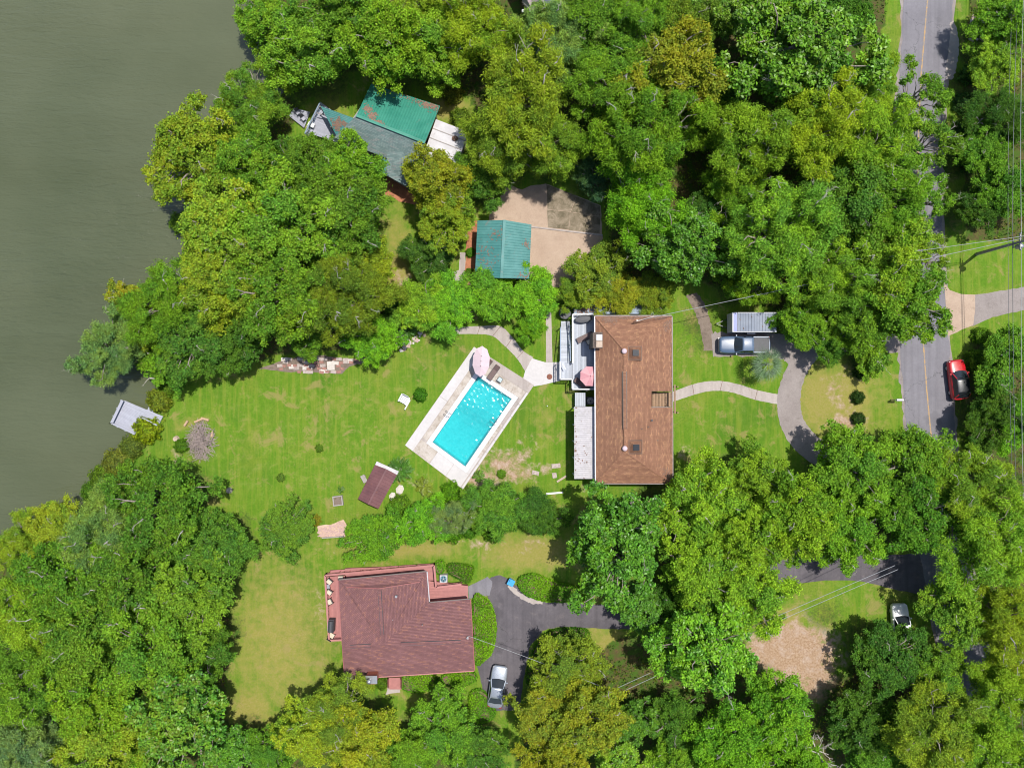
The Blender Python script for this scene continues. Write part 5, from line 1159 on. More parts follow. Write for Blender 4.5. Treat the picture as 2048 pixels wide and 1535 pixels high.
def side_table(loc, rz, label, top):
    t = thing('side_table', label, 'table', loc, rz, 'low side tables'); m = MB(); m.box((0,0,.42), (.5,.5,.02)); obj('table_top', m, top, t, world=False)
    for s in (-1, 1):
        m = MB(); m.box((s*.26, 0, .42), (.05, .57, .05)); obj('frame', m, BLACK, t, world=False); m = MB(); m.box((0, s*.26, .418), (.47, .05, .05)); obj('frame', m, BLACK, t, world=False)
        for q in (-1, 1):
            m = MB(); m.box((s*.25, q*.25, .2), (.04,.04,.4)); obj('leg', m, BLACK, t, world=False)
    return t
def at(px, py, z): p = P(px, py, z); return (p.x, p.y, z)
lounger(at(987,745,.08), -.62, 'brown sun lounger standing free at the top end of the pool', TAUPE)
lounger(at(972,733,.08), -.62, 'brown sun lounger half hidden under the oval lilac parasol', TAUPE)
side_table(at(1000,759,.08), -.62, 'small square glass-topped table beside the pool lounger', plain('table_glass', (.42,.50,.52), .2))
lounger(at(1169,675,1.52), -1.12, 'brown sun lounger in the middle of the white deck', TAUPE)
lounger(at(1163,768,1.52), .95, 'brown sun lounger in the shade below the pink parasol', TAUPE)
side_table(at(1177,684,1.52), .45, 'small cream-topped square table on the white deck by the chimney', CREAM)
# dark round garden table with two pale pots, oval covered tub
t = thing('round_table', 'dark round table at the upper left corner of the white deck', 'table', at(1129,627,.05)); m = MB(); m.lathe([(.68,.70),(.70,.74),(.68,.76),(0,.77)], (0,0,0), 20); obj('table_top', m, CHAR, t, world=False)
m = MB(); m.lathe([(.3,0),(.3,.04),(.06,.08),(.06,.70)], (0,0,0), 12); obj('pedestal', m, BLACK, t, world=False)
for dy, lab in ((.34, 'upper small pale pot on the dark round table'), (-.3, 'lower small pale pot on the dark round table')):
    q = P(1128, 627, .8); m = MB(); m.lathe([(.07,0),(.11,.12),(.12,.13),(.09,.13),(.07,.05),(0,.05)], (0,0,0), 12); o = obj('pot', m, STONE); o.location = (q.x, q.y+dy, .82); tag(o, lab, 'pot', 'pots on the round table')
t = thing('covered_tub', 'black oval covered tub at the upper end of the white deck', 'tub', at(1166,639,1.53), .12); m = MB(); m.lathe([(.85,0),(.93,.1),(.95,.45)], (0,0,0), 24, 1, .42); obj('tub', m, BLACK, t, world=False)
m = MB(); m.lathe([(1.0,.44),(1.0,.5),(.85,.56),(.3,.6),(0,.6)], (0,0,0), 24, 1, .42); obj('cover', m, CHAR, t, world=False, smooth=False)
q = P(1099, 753); m = MB(); m.lathe([(.32,0),(.32,.02),(.29,.035),(0,.04)], (0,0,0), 20); o = obj('access_cover', m, plain('rust_iron', (.22,.08,.05), .8, .3, 9)); o.location = (q.x, q.y, .023); tag(o, 'round rusty access cover in the pale concrete by the deck', 'cover')
q = P(1094.5, 811.5); m = MB(); m.lathe([(.01,.01),(.06,.04),(.08,.09),(.06,.14),(.01,.17)], (0,0,0), 10); o = obj('ball', m, WHITE, smooth=True); o.location = (q.x, q.y, 0); tag(o, 'small white ball on the grass right of the pool', 'ball')
# chairs and grill on the red deck
def armchair(loc, rz, label, mat=CREAM):
    t = thing('deck_chair', label, 'chair', loc, rz, 'cushioned chairs on the red deck')
    m = MB(); m.box((0,0,.42), (.56,.56,.10)); obj('seat', m, mat, t, world=False); m = MB(); m.box((0,.31,.68), (.56,.09,.6), 0, ('X', -.2)); obj('backrest', m, BLACK, t, world=False)
    for s in (-1, 1):
        m = MB(); m.box((s*.31,0,.6), (.05,.6,.05)); obj('armrest', m, BLACK, t, world=False)
        for y in (-.25, .25):
            m = MB(); m.box((s*.31,y,.3), (.045,.045,.6)); obj('leg', m, BLACK, t, world=False)
    return t
armchair(at(661,1160,.83), -.7, 'uppermost cream-cushioned chair on the left side of the red deck'); armchair(at(661,1181,.83), -.6, 'middle cream-cushioned chair on the left side of the red deck')
armchair(at(662,1200,.83), -1.1, 'third cream-cushioned chair on the red deck, above the grill'); armchair(at(665,1268,.83), 2.6, 'cream-cushioned chair at the lower end of the red deck, below the grill')
side_table(at(657,1170,.83), .1, 'low dark table between the two upper chairs on the red deck', DECKG)
t = thing('grill', 'covered charcoal grill on the left side of the red deck', 'grill', at(666,1246,.83), -.04)
m = MB(); m.box((0,0,.5), (.62,1.4,.9)); obj('cabinet', m, CHAR, t, world=False); m = MB(); m.tube([(0,-.62,.95),(0,.62,.95)], .3, 12); obj('lid', m, CHAR, t, world=False); m = MB(); m.box((-.33,0,.98), (.04,1.0,.04)); obj('handle', m, METALG, t, world=False)
# ------------------------------------------------------------------ vehicles (front = +y, built round the origin)
def car_paint(name, col, metal=0.0, rough=.3): return plain(name, col, rough, .05, 1.5, metal=metal, spec=.5, coat=.6, bump=0)
def loft(st, closed_ends=True):
    """st: list of sections, each a list of (x,y,z)"""
    m = MB(); n = len(st[0]); vs = [p for s in st for p in s]; fs = []
    for i in range(len(st)-1):
        for k in range(n-1): fs.append((i*n+k, i*n+k+1, (i+1)*n+k+1, (i+1)*n+k))
    if closed_ends: fs += [tuple(range(n-1, -1, -1)), tuple(range((len(st)-1)*n, len(st)*n))]
    return m.add(vs, fs)
def body_sections(L, W, hood, rear, zb=.28, belt=.92, y_ws=.2, y_rw=-.7):
    st = []
    for i in range(25):
        y = -L/2+L*i/24; t = abs(2*y/L); w = W/2*(1-max(0, t-.55)**2.2*.75)
        if i in (0, 24): w *= .82
        if y > y_ws: f = (y-y_ws)/(L/2-y_ws); zt = hood[0]+(hood[1]-hood[0])*f**1.4
        elif y < y_rw: f = (y_rw-y)/(y_rw+L/2); zt = rear[0]+(rear[1]-rear[0])*f**1.6
        else: zt = belt
        lo = zb+(.12 if t > .93 else 0)
        st.append([(-w*.94, y, lo), (-w, y, lo+.18), (-w, y, zt*.72), (-w*.965, y, zt*.93), (-w*.86, y, zt), (-w*.45, y, zt+.035), (0, y, zt+.05), (w*.45, y, zt+.035), (w*.86, y, zt), (w*.965, y, zt*.93), (w, y, zt*.72), (w, y, lo+.18), (w*.94, y, lo)])
    return st
def wheel(parent, x, y, r=.33, w=.22):
    m = MB()
    def ring(x0, x1, ro):
        vs, fs = [], []
        for xx in (x0, x1):
            for k in range(16): a = k*math.pi/8; vs.append((xx, y+math.cos(a)*ro, r+math.sin(a)*ro))
        for k in range(16): fs.append((k, (k+1) % 16, 16+(k+1) % 16, 16+k))
        return vs, fs+[tuple(range(15, -1, -1)), tuple(range(16, 32))]
    m.add(*ring(x-w/2, x+w/2, r)); t = obj('wheel', m, RUBBER, parent, world=False); m2 = MB(); m2.add(*ring(x-w/2-.01, x+w/2+.01, r*.62)); obj('rim', m2, METALG, t, world=False)
def cabin(t, W, y0, y1, y2, y3, zb, zr, paint, roofmat, nwin=2):
    """greenhouse: windscreen base y0, roof y1..y2, rear window base y3"""
    wb, wr = W*.45, W*.36
    m = loft([[(-wb, y0, zb), (-wb*.5, y0+.10, zb+.02), (0, y0+.14, zb+.02), (wb*.5, y0+.10, zb+.02), (wb, y0, zb)], [(-wr, y1, zr-.03), (-wr*.5, y1+.05, zr), (0, y1+.07, zr+.005), (wr*.5, y1+.05, zr), (wr, y1, zr-.03)]], False); obj('windscreen', m, GLASS, t, world=False, smooth=True)
    m = loft([[(-wr, y2, zr-.03), (0, y2-.05, zr), (wr, y2, zr-.03)], [(-wb, y3, zb), (0, y3-.1, zb+.02), (wb, y3, zb)]], False); obj('rear_window', m, GLASS, t, world=False, smooth=True)
    for s in (-1, 1):
        m = MB(); m.add([(s*wb, y0, zb), (s*wb, y3, zb), (s*wr, y2, zr-.03), (s*wr, y1, zr-.03)], [(0, 1, 2, 3)]); obj('side_window', m, GLASS, t, world=False)
        for f in (0, 1):
            a, b = ((s*wb, y0, zb), (s*wr, y1, zr-.02)) if f == 0 else ((s*wb, y3, zb), (s*wr, y2, zr-.02)); m = MB(); m.bar(a, b, .09, .06); obj('pillar', m, paint, t, world=False)
        m = MB(); ym = (y0+y3)/2-.05; m.bar((s*(wb+.01), ym, zb), (s*(wr+.01), (y1+y2)/2-.05, zr-.03), .08, .03); obj('pillar', m, BLACK, t, world=False)
        m = MB(); m.box((s*(W/2+.08), y0-.18, zb+.06), (.2, .12, .13)); obj('mirror', m, paint, t, world=False)
    st = []
    for i in range(7):
        y = y1+(y2-y1)*i/6; z = zr+.03*math.sin(math.pi*i/6); st.append([(-wr*1.03, y, z-.04), (-wr*.85, y, z+.012), (0, y, z+.04), (wr*.85, y, z+.012), (wr*1.03, y, z-.04)])
    obj('roof', loft(st), roofmat, t, world=False, smooth=True)
def car(label, loc, rz, L, W, paint, roofmat=None, suv=False, group=None, cat='car', name='car'):
    t = thing(name, label, cat, loc, rz, group); h = .95 if not suv else 1.05
    obj('body', loft(body_sections(L, W, (h-.02, h-.22), (h+.02, h-.06) if suv else (h, h-.1), belt=h, y_ws=L*.17, y_rw=-L*.36)), paint, t, world=False, smooth=True)
    if suv: cabin(t, W, L*.20, L*.04, -L*.36, -L*.45, h, 1.64, paint, roofmat or paint)
    else: cabin(t, W, L*.19, L*.03, -L*.22, -L*.38, h, 1.42, paint, roofmat or paint)
    for sx in (-1, 1):
        for sy in (.31, -.31): wheel(t, sx*(W/2-.13), sy*L)
        m = MB(); m.box((sx*W*.34, L*.466, h-.27), (.34, .16, .12), -sx*.35); obj('headlight', m, WHITE, t, world=False)
        m = MB(); m.box((sx*W*.36, -L*.478, h-.14), (.3, .1, .14), sx*.25); obj('tail_light', m, plain('lamp_red', (.35, .01, .01), .3), t, world=False)
    m = MB(); m.box((0, L*.485, .42), (W*.6, .06, .2)); obj('grille', m, BLACK, t, world=False); return t
car('red sport utility car with black roof parked on the road verge', at(1908,759,.02), .12, 4.5, 1.86, car_paint('paint_red', (.46, .008, .016)), car_paint('roof_black', (.012, .014, .018)), True)
car('silver sedan parked at the end of the dark asphalt drive', at(995,1367,.02), -.15, 4.7, 1.82, car_paint('paint_silver', (.40, .44, .50), .5, .3))
car('white car half hidden under trees in the lower right', at(1794,1243,.02), .06, 4.6, 1.84, car_paint('paint_white', (.70, .72, .72)), None, True)
# pick-up truck
tk = thing('pickup_truck', 'slate blue pickup truck parked below the white trailer', 'truck', at(1484,690,.02), math.pi/2); SLP = car_paint('paint_slate', (.075, .12, .20), 0, .35); L, W = 5.7, 1.95
obj('body', loft(body_sections(L, W, (1.12, .98), (1.02, 1.0), belt=1.1, y_ws=L*.2, y_rw=-L*.16)), SLP, tk, world=False, smooth=True); cabin(tk, W, L*.21, L*.09, -L*.12, -L*.155, 1.1, 1.82, SLP, car_paint('slate_roof_sky_sheen', (.12, .17, .26), 0, .4))  # cab roof colour is lighter and bluer to paint in the reflected sky
m = MB(); m.box((0, -L*.325, 1.04), (W*.78, L*.29, .06)); obj('bed_cover', m, CHAR, tk, world=False)
for s in (-1, 1):
    m = MB(); m.box((s*W*.44, -L*.32, 1.08), (.12, L*.31, .1)); obj('bed_side', m, SLP, tk, world=False)
    for y in (.33, -.31): wheel(tk, s*(W/2-.12), y*L, .38, .26)
    m = MB(); m.box((s*W*.35, L*.468, .82), (.36, .14, .16), -s*.3); obj('headlight', m, WHITE, tk, world=False); m = MB(); m.box((s*W*.42, -L*.485, .85), (.16, .08, .3)); obj('tail_light', m, MATS['lamp_red'], tk, world=False)
m = MB(); m.box((0, L*.493, .5), (W*.8, .1, .2)); obj('front_bumper', m, METALG, tk, world=False); m = MB(); m.box((0, -L*.5, .55), (W*.8, .12, .2)); obj('rear_bumper', m, METALG, tk, world=False); m = MB(); m.box((0, -L*.48, .95), (W*.8, .06, .3)); obj('tailgate', m, SLP, tk, world=False)
# enclosed trailer
tr = thing('box_trailer', 'white box trailer with a blue band parked above the pickup truck', 'trailer', at(1509,644,2.45)[:2]+(0,)); Lx, Ly = M(88, 2.45), M(38, 2.45)
m = MB(); m.box((0, 0, 1.42), (Lx, Ly, 1.96)); obj('body', m, WHITE_D, tr, world=False)
for k in range(14):
    m = MB(); w = (Lx-.55)/14; m.box((-Lx/2+.55+w*(k+.5), 0, 2.43), (w-.03, Ly-.06, .04+.012*(k % 2))); obj('roof_panel', m, TRAILERM, tr, world=False)
m = MB(); m.box((-Lx/2+.31, 0, 2.44), (.40, Ly-.06, .05)); obj('blue_band', m, BLUED, tr, world=False); m = MB(); m.box((-Lx/2+.05, 0, 2.43), (.1, Ly, .06)); obj('front_trim', m, WHITE, tr, world=False)
for s in (-1, 1):
    m = MB(); m.box((0, s*(Ly/2+.01), 2.41), (Lx, .05, .07)); obj('side_trim', m, WHITE, tr, world=False)
    m = MB(); m.tube([(.2, s*(Ly/2+.08)-.1, .36), (.2, s*(Ly/2+.08)+.1, .36)], .34, 14); obj('wheel', m, RUBBER, tr, world=False); m = MB(); m.box((.2, s*(Ly/2+.05), .75), (.95, .24, .05)); obj('fender', m, METALG, tr, world=False)
m = MB(); m.bar((-Lx/2, -.5, .4), (-Lx/2-1.2, 0, .4), .08, .08).bar((-Lx/2, .5, .4), (-Lx/2-1.2, 0, .4), .08, .08); obj('hitch', m, BLACK, tr, world=False)
for (x, y) in ((-1.6, .3), (-.3, .6), (.9, -.5), (-1.2, -.7)):
    m = MB(); m.box((x, y, 2.47), (.06, .22, .02), .3); obj('dead_leaf', m, WOODB, tr, world=False)

# ------------------------------------------------------------------ power pole and wires
pb = P(1953, 508); PH = 7.7
pole = thing('power_pole', 'leaning-looking grey power pole with a transformer right of the road', 'pole', (pb.x, pb.y, 0))
m = MB(); m.tube([(pb.x, pb.y, 0), (pb.x, pb.y, PH)], [.19, .13], 10); obj('shaft', m, WOODG, pole)
m = MB(); m.bar((pb.x-.1, pb.y-.9, 7.0), (pb.x-.1, pb.y+.9, 7.0), .1, .12); obj('crossarm', m, WOODG, pole); m = MB(); m.bar((pb.x-.12, pb.y-.5, 6.0), (pb.x-.12, pb.y+.5, 6.0), .09, .1); obj('crossarm', m, WOODG, pole)
m = MB(); m.lathe([(.24, 0), (.26, .04), (.26, .75), (.2, .82), (0, .84)], (pb.x+.1, pb.y-.42, 6.2), 14); obj('transformer', m, METALG, pole, smooth=True)
for dy in (-.85, 0.5, .85):
    m = MB(); m.lathe([(.04, 0), (.06, .05), (.04, .09), (.06, .13), (0, .2)], (pb.x-.1, pb.y+dy, 7.06), 8); obj('insulator', m, plain('porcelain', (.45, .5, .55), .3), pole)
m = MB(); m.lathe([(.1, 0), (.16, .1), (.1, .25), (0, .26)], (pb.x+.2, pb.y+.35, 7.2), 10); obj('lamp_head', m, METALG, pole)
WIRE = plain('wire_pale', (.30, .31, .33), .5, .1, 3); WIRED = plain('wire_dark', (.10, .11, .12), .5, .1, 3)
def wire(label, pts, mat, r=.022, sag=.5, name='wire'):
    path = []
    for a, b in zip(pts[:-1], pts[1:]):
        a, b = Vector(a), Vector(b)
        for i in range(13):
            t = i/12
            if i or not path: path.append(a.lerp(b, t)-Vector((0, 0, sag*4*t*(1-t))))
    m = MB(); m.tube(path, r, 5); tag(obj(name, m, mat), label, 'wire', 'overhead wires')
wire('right-hand pale wire running down the right edge past the power pole', [P(2060,-260,7.0), (pb.x+.1, pb.y, 6.95), P(2066,1500,7.0)], WIRE, .026, .6)
wire('middle dark wire running down the right edge past the power pole', [P(2052,-260,6.4), (pb.x-.3, pb.y, 6.2), P(2054,1500,6.4)], WIRED, .026, .55)
wire('left-hand thin wire running down the right edge past the power pole', [P(2038,-260,6.1), (pb.x-.5, pb.y+.1, 5.8), P(2048,1500,6.1)], WIRED, .02, .5)
wire('white service wire from the power pole across the road to the brown roof', [(pb.x, pb.y+.3, 7.1), P(1273,641,5.9)], WIRE, .028, .4)
wire('second pale cable from the power pole crossing the road', [(pb.x, pb.y+.5, 7.4), P(1700,520,7.0)], WIRE, .026, .2)
wire('upper of the twin wires over the shaded grass in the lower right', [P(1228,1378,5), P(1790,1130,8)], WIRE, .026, .3); wire('lower of the twin wires over the shaded grass in the lower right', [P(1232,1388,5), P(1796,1138,8)], WIRE, .026, .3)
wire('thin wire from the mast on the maroon roof over the hedge', [P(937,1271,4.7), P(1232,1384,5)], WIRE, .02, .3)
hm = P(1273, 641, 5.6); m = MB(); m.tube([hm-Vector((0, 0, 1.2)), hm+Vector((0, 0, .35))], .05, 6); obj('service_mast', m, METALG, house)
m = MB(); m.bar(P(1272, 643, 5.3), P(1308, 632, 4.6), .07, .07); obj('mast_brace', m, STONET, house)
# mailbox, bin, light posts
q = P(1782, 799, 0); t = thing('mailbox', 'white mailbox on a post at the road edge of the island lawn', 'mailbox', (q.x, q.y, 0)); m = MB(); m.box((q.x, q.y, .55), (.09, .09, 1.1)); obj('post', m, WOODG, t); m = MB(); m.box((q.x+.25, q.y, 1.08), (.8, .1, .08)); obj('arm', m, WOODG, t); m = MB(); m.tube([(q.x-.05, q.y, 1.25), (q.x+.7, q.y, 1.25)], .13, 10); obj('box', m, WHITE, t)
q = P(1022, 1163, .5); t = thing('recycling_bin', 'bright blue bin at the edge of the dark asphalt drive', 'bin', (q.x, q.y, .02), .3); m = MB(); m.lathe([(.36, 0), (.44, .75)], (0, 0, 0), 4); obj('tub', m, BLUEP, t, world=False); m = MB(); m.box((0, 0, .78), (.72, .74, .08), .785); obj('lid', m, BLUEP, t, world=False); m = MB(); m.box((0, .36, .84), (.5, .06, .05), .785); obj('handle', m, BLUED, t, world=False)

# ------------------------------------------------------------------ dock
dk = thing('boat_dock', 'grey L-shaped dock with low rails on the lake at the left', 'dock', (P(265, 833).x, P(265, 833).y, WATER_Z)); z = .25
planks(P(248,800,z), P(225,845,z), P(270,867,z), P(291,818,z), 20, .014, .05, DOCKG, dk, seed=21); planks(P(291,818,z), P(283,835,z), P(317,850,z), P(326,832,z), 7, .014, .05, DOCKG, dk, seed=22, name='gangway_plank')
for a, b, w in (((245,800),(223,846),.3), ((223,846),(270,868),.16), ((284,835),(314,850),.14), ((270,866),(283,836),.12)):
    m = MB(); m.bar(P(*a, z+.45), P(*b, z+.45), w, .06); obj('bench_rail', m, DOCKG, dk)
    for k in range(4): q = lerp(P(*a, z), P(*b, z), k/3); obj('rail_post', MB().box((q.x, q.y, z+.2), (.09, .09, .5)), DOCKG, dk)
obj('step', MB().box(P(302, 819, .2), (.7, .35, .12), -.4), DOCKG, dk)
for px, py in ((248,803),(228,844),(268,863),(288,820)):
    q = P(px, py, 0); obj('pile', MB().tube([(q.x, q.y, -2.2), (q.x, q.y, .2)], .1, 8), WOODG, dk)

# ------------------------------------------------------------------ loose stones, terraces, beds
rg = random.Random(12)
def stone_mesh(seed):
    r2 = random.Random(seed); m = MB(); pf = []
    n = 7; vs = []; 
    for r, zz in ((.75, 0), (1, .35), (.9, .7), (.5, .95)):
        for k in range(n): a = 2*math.pi*k/n; q = r*r2.uniform(.8, 1.15); vs.append((math.cos(a)*q*.5, math.sin(a)*q*.5, zz*.5*r2.uniform(.85, 1.1)))
    fs = [(i*n+k, i*n+(k+1) % n, (i+1)*n+(k+1) % n, (i+1)*n+k) for i in range(3) for k in range(n)]+[tuple(range(3*n, 4*n)), tuple(range(n-1, -1, -1))]
    me = bpy.data.meshes.new('stone'); me.from_pydata(vs, [], fs); me.update(); return me
STM = []
for k, mt in enumerate((STONE, STONET, WHITE_D, STONE, plain('stone_rose', (.50, .36, .32), .85, .2, 4))):
    me = stone_mesh(k); me.materials.append(mt); STM.append(me)
def stone(parent, x, y, s, z=0.0, nm='stone', k=None):
    o = bpy.data.objects.new(nm, STM[rg.randrange(len(STM)) if k is None else k]); COL.objects.link(o); o.parent = parent; off = acc(parent); o.location = (x-off.x, y-off.y, z-off.z); o.rotation_euler = (0, 0, rg.uniform(0, 6.3)); o.scale = (s*rg.uniform(.8, 1.3), s*rg.uniform(.7, 1.1), s*rg.uniform(.5, .9)); return o
sp = thing('stone_border', 'V-shaped border of loose pale stones at the lawn edge under the trees', 'stones', (P(812, 685).x, P(812, 685).y, 0))
for (a, b, n, w) in (((802,660),(814,690),26,5), ((800,700),(845,668),44,6)):
    for i in range(n):
        t = rg.random(); q = P(a[0]+(b[0]-a[0])*t+rg.uniform(-w, w), a[1]+(b[1]-a[1])*t+rg.uniform(-w, w)); stone(sp, q.x, q.y, rg.uniform(.2, .42))
# brick and slab terrace
bt = sheet('brick_terrace', [XY(*p) for p in [(518,738),(560,722),(600,712),(650,711),(690,718),(735,714),(738,722),(700,733),(684,748),(640,744),(590,744),(545,740)]], PATHD, .008, .08, 41)
ROSE = plain('brick_rose', (.33, .17, .135), .85, .3, 5); PALEB = plain('brick_pale', (.44, .37, .335), .85, .25, 5, dirt=(.2,.15,.11))
def rect_mesh(w, d, h, mt):
    m = MB().box((0, 0, h/2), (w, d, h)); me = bpy.data.meshes.new('brick'); me.from_pydata(m.v, [], m.f); me.update(); me.materials.append(mt); return me
BM = [rect_mesh(.62, .34, .1, PALEB), rect_mesh(.5, .3, .09, ROSE), rect_mesh(.42, .26, .08, ROSE), rect_mesh(.78, .4, .1, STONE)]
for row in range(6):
    x = 552+row % 2*8
    while x < 716:
        y = 712+row*6.3+rg.uniform(-1, 1); xx = x+rg.uniform(-1, 1)
        lo = 714 if 590 < xx < 690 else 716; hi = 746-(abs(xx-630)/55)**2*3
        if xx > 690: hi = 728
        if lo < y < hi and rg.random() < (.82 if 596 < xx < 690 else .45) and not (655 < xx < 668 and 722 < y < 742):
            k = rg.choice((0, 0, 1, 1, 2, 3)); o = bpy.data.objects.new('brick', BM[k]); COL.objects.link(o); o.parent = bt; q = P(xx, y); o.location = (q.x, q.y, .012+rg.uniform(0, .015)); o.rotation_euler = (0, 0, rg.uniform(-.12, .12)-.05)
        x += rg.choice((9, 10, 12))
for (px, py, w, d) in ((662, 731, .85, 1.0), (615, 735, 1.1, .5), (648, 742, 1.0, .45), (700, 722, .7, .5), (585, 733, .8, .5)):
    q = P(px, py); obj('paver', MB().box((q.x, q.y, .05), (w, d, .1), rg.uniform(-.1, .1)), STONE, bt)
# pink pebble bed with a timber edge
gb = sheet('pebble_bed', [XY(*p) for p in [(634,1050),(660,1048),(688,1038),(694,1050),(690,1072),(640,1074)]], SOIL, .010, .06, 42)
pm = MB()
for i in range(420):
    px, py = rg.uniform(636, 690), rg.uniform(1044, 1072)
    if py < 1050-(px-660)*.3: continue
    q = P(px, py); s = rg.uniform(.05, .12); a = rg.uniform(0, 3); pm.box((q.x, q.y, s*.35), (s*1.3, s, s*.7), a)
o = obj('pebbles', pm, plain('pebble_rose', (.50, .34, .31), .85, .3, 9), gb); o['kind'] = 'stuff'
m = MB(); m.bar(P(644,1075,.1), P(688,1072,.1), .12, .2); tag(obj('timber_edge', m, WOODG), 'grey timber edging below the pink pebble bed', 'edging')
t = thing('square_planter', 'square timber planter frame on the lawn left of the little shed', 'planter', (P(677, 1000).x, P(677, 1000).y, 0), .12)
for s in (-1, 1):
    m = MB(); m.box((s*.5, 0, .2), (.12, 1.12, .4)); obj('side_board', m, WOODG, t, world=False); m = MB(); m.box((0, s*.5, .2), (.88, .12, .38)); obj('end_board', m, WOODG, t, world=False)
m = MB(); m.box((0, 0, .14), (.88, .88, .2)); obj('soil', m, PATHD, t, world=False)
for nm, lab, px, py, w, d, rz in (('paver', 'upper of two pinkish slabs on the grass left of the patio cover', 1112, 931, 1.0, .5, .1), ('paver', 'lower small pinkish slab on the grass left of the patio cover', 1109, 950, .5, .6, .15), ('paver', 'pinkish slab at the edge of the bare soil right of the pool', 1071, 945, .8, .45, -.2)):
    q = P(px, py); o = obj(nm, MB().box((0, 0, .04), (w, d, .08)), PALEB); o.location = (q.x, q.y, 0); o.rotation_euler = (0, 0, rz); tag(o, lab, 'slab', 'loose slabs on the grass')
m = MB(); m.bar(P(1092, 987, .08), P(1126, 984, .08), .2, .1); tag(obj('fallen_post', m, WHITE), 'white post lying on the grass below the patio cover', 'post')
m = MB(); m.bar(P(1114, 963, .06), P(1133, 951, .06), .22, .06); tag(obj('old_board', m, STONET), 'weathered board on the grass beside the patio cover', 'board')
for (px, py, s, lab) in ((800, 979, 1.2, 'large flat pale stone right of the little brown shed'), (785, 992, 1.0, 'second pale stone against the little brown shed'), (1970, 70, 1.6, 'pale broken rock in the rubble patch right of the road')):
    q = P(px, py); o = bpy.data.objects.new('boulder', STM[0]); COL.objects.link(o); o.location = (q.x, q.y, 0); o.scale = (s, s*.75, s*.3); o.rotation_euler = (0, 0, 1.0); tag(o, lab, 'stone')
rub = thing('rubble', 'scatter of pale broken stones right of the road near the top edge', 'stones', (P(1955, 70).x, P(1955, 70).y, 0))
for i in range(40): q = P(rg.uniform(1938, 1972), rg.uniform(35, 84)); stone(rub, q.x, q.y, rg.uniform(.2, .6))
# white garden seat
t = thing('garden_bench', 'white slatted garden bench with a side bar left of the pool', 'bench', at(809, 799, 0), -.5)
for k in range(6):
    m = MB(); m.box((0, -.35+.14*k, .36+.02*k), (.75, .11, .04)); obj('seat_slat', m, WHITE, t, world=False)
for k in range(5):
    m = MB(); m.box((-.32+.16*k, .52, .75), (.13, .05, .8), 0, ('X', -.25)); obj('back_slat', m, WHITE, t, world=False)
for s in (-1, 1):
    m = MB(); m.box((s*.47, .05, .62), (.16, .95, .04)); obj('armrest', m, WHITE, t, world=False)
    for y in (-.35, .4):
        m = MB(); m.box((s*.42, y, .3), (.07, .07, .6)); obj('leg', m, WHITE, t, world=False)
m = MB(); m.box((.62, -.3, .45), (.14, 1.25, .06)); obj('side_bar', m, WHITE, t, world=False)
# brush pile and tree debris
bp = thing('brush_pile', 'heap of grey cut branches on the lawn near the dock', 'brush pile', (P(402, 880).x, P(402, 880).y, 0)); nr_ = np.random.default_rng(4); sm = MB()
for i in range(340):
    a, r = nr_.uniform(0, 6.28), nr_.uniform(0, 1)**.7; c = P(403+math.cos(a)*r*27, 882+math.sin(a)*r*36); hz = .08+(1-r)*1.0*nr_.uniform(.1, 1)
    d = nr_.normal(size=3); d[2] *= .25; d /= np.linalg.norm(d); Lh = nr_.uniform(.3, .9); p0 = np.array((c.x, c.y, hz)); rr = nr_.uniform(.015, .045)
    sm.tube([p0-d*Lh, p0+nr_.normal(size=3)*.08, p0+d*Lh], [rr, rr, rr*.5], 4)
o = obj('branches', sm, plain('dead_wood', (.33, .27, .25), .9, .25, 4), bp); o['kind'] = 'stuff'
for k, (px, py, L_, an) in enumerate(((398, 840, 1.1, .4), (410, 838, .9, -.3), (372, 846, .7, 1.0), (424, 868, .6, 1.4))):
    q = P(px, py, .2); d = Vector((math.cos(an), math.sin(an), 0))*L_/2; m = MB(); m.tube([q-d, q+d], .13, 8); obj('log', m, plain('cut_wood', (.50, .34, .22), .85, .2, 5), bp)
for i, (px, py, lab) in enumerate(((353, 877, 'pale cut stump left of the brush pile'), (459, 980, 'grey stump in the tree shade right of the lower left wood'))):
    q = P(px, py); m = MB(); m.lathe([(.36, 0), (.30, .15), (.28, .32), (0, .33)], (0, 0, 0), 10); o = obj('stump', m, STONET if i == 0 else WOODG); o.location = (q.x, q.y, 0); tag(o, lab, 'stump')
# dead tree at the bottom
dt = P(1640, 1512, 5); t = thing('dead_tree', 'bare dead tree with pale branches at the bottom edge', 'tree', (dt.x, dt.y, 0)); nr2 = np.random.default_rng(8); tm_ = MB(); limb(tm_, nr2, (dt.x, dt.y, 0), (dt.x, dt.y, 4.5), .22, .14, 8, .03, 5)
for k in range(9):
    a = k*.7+nr2.uniform(-.3, .3); d = np.array((math.cos(a), math.sin(a), .35)); twigs(tm_, nr2, np.array((dt.x, dt.y, 3.6+.15*k)), d, nr2.uniform(1.2, 1.9), .085, 3)
obj('trunk', tm_, BARKP, t)

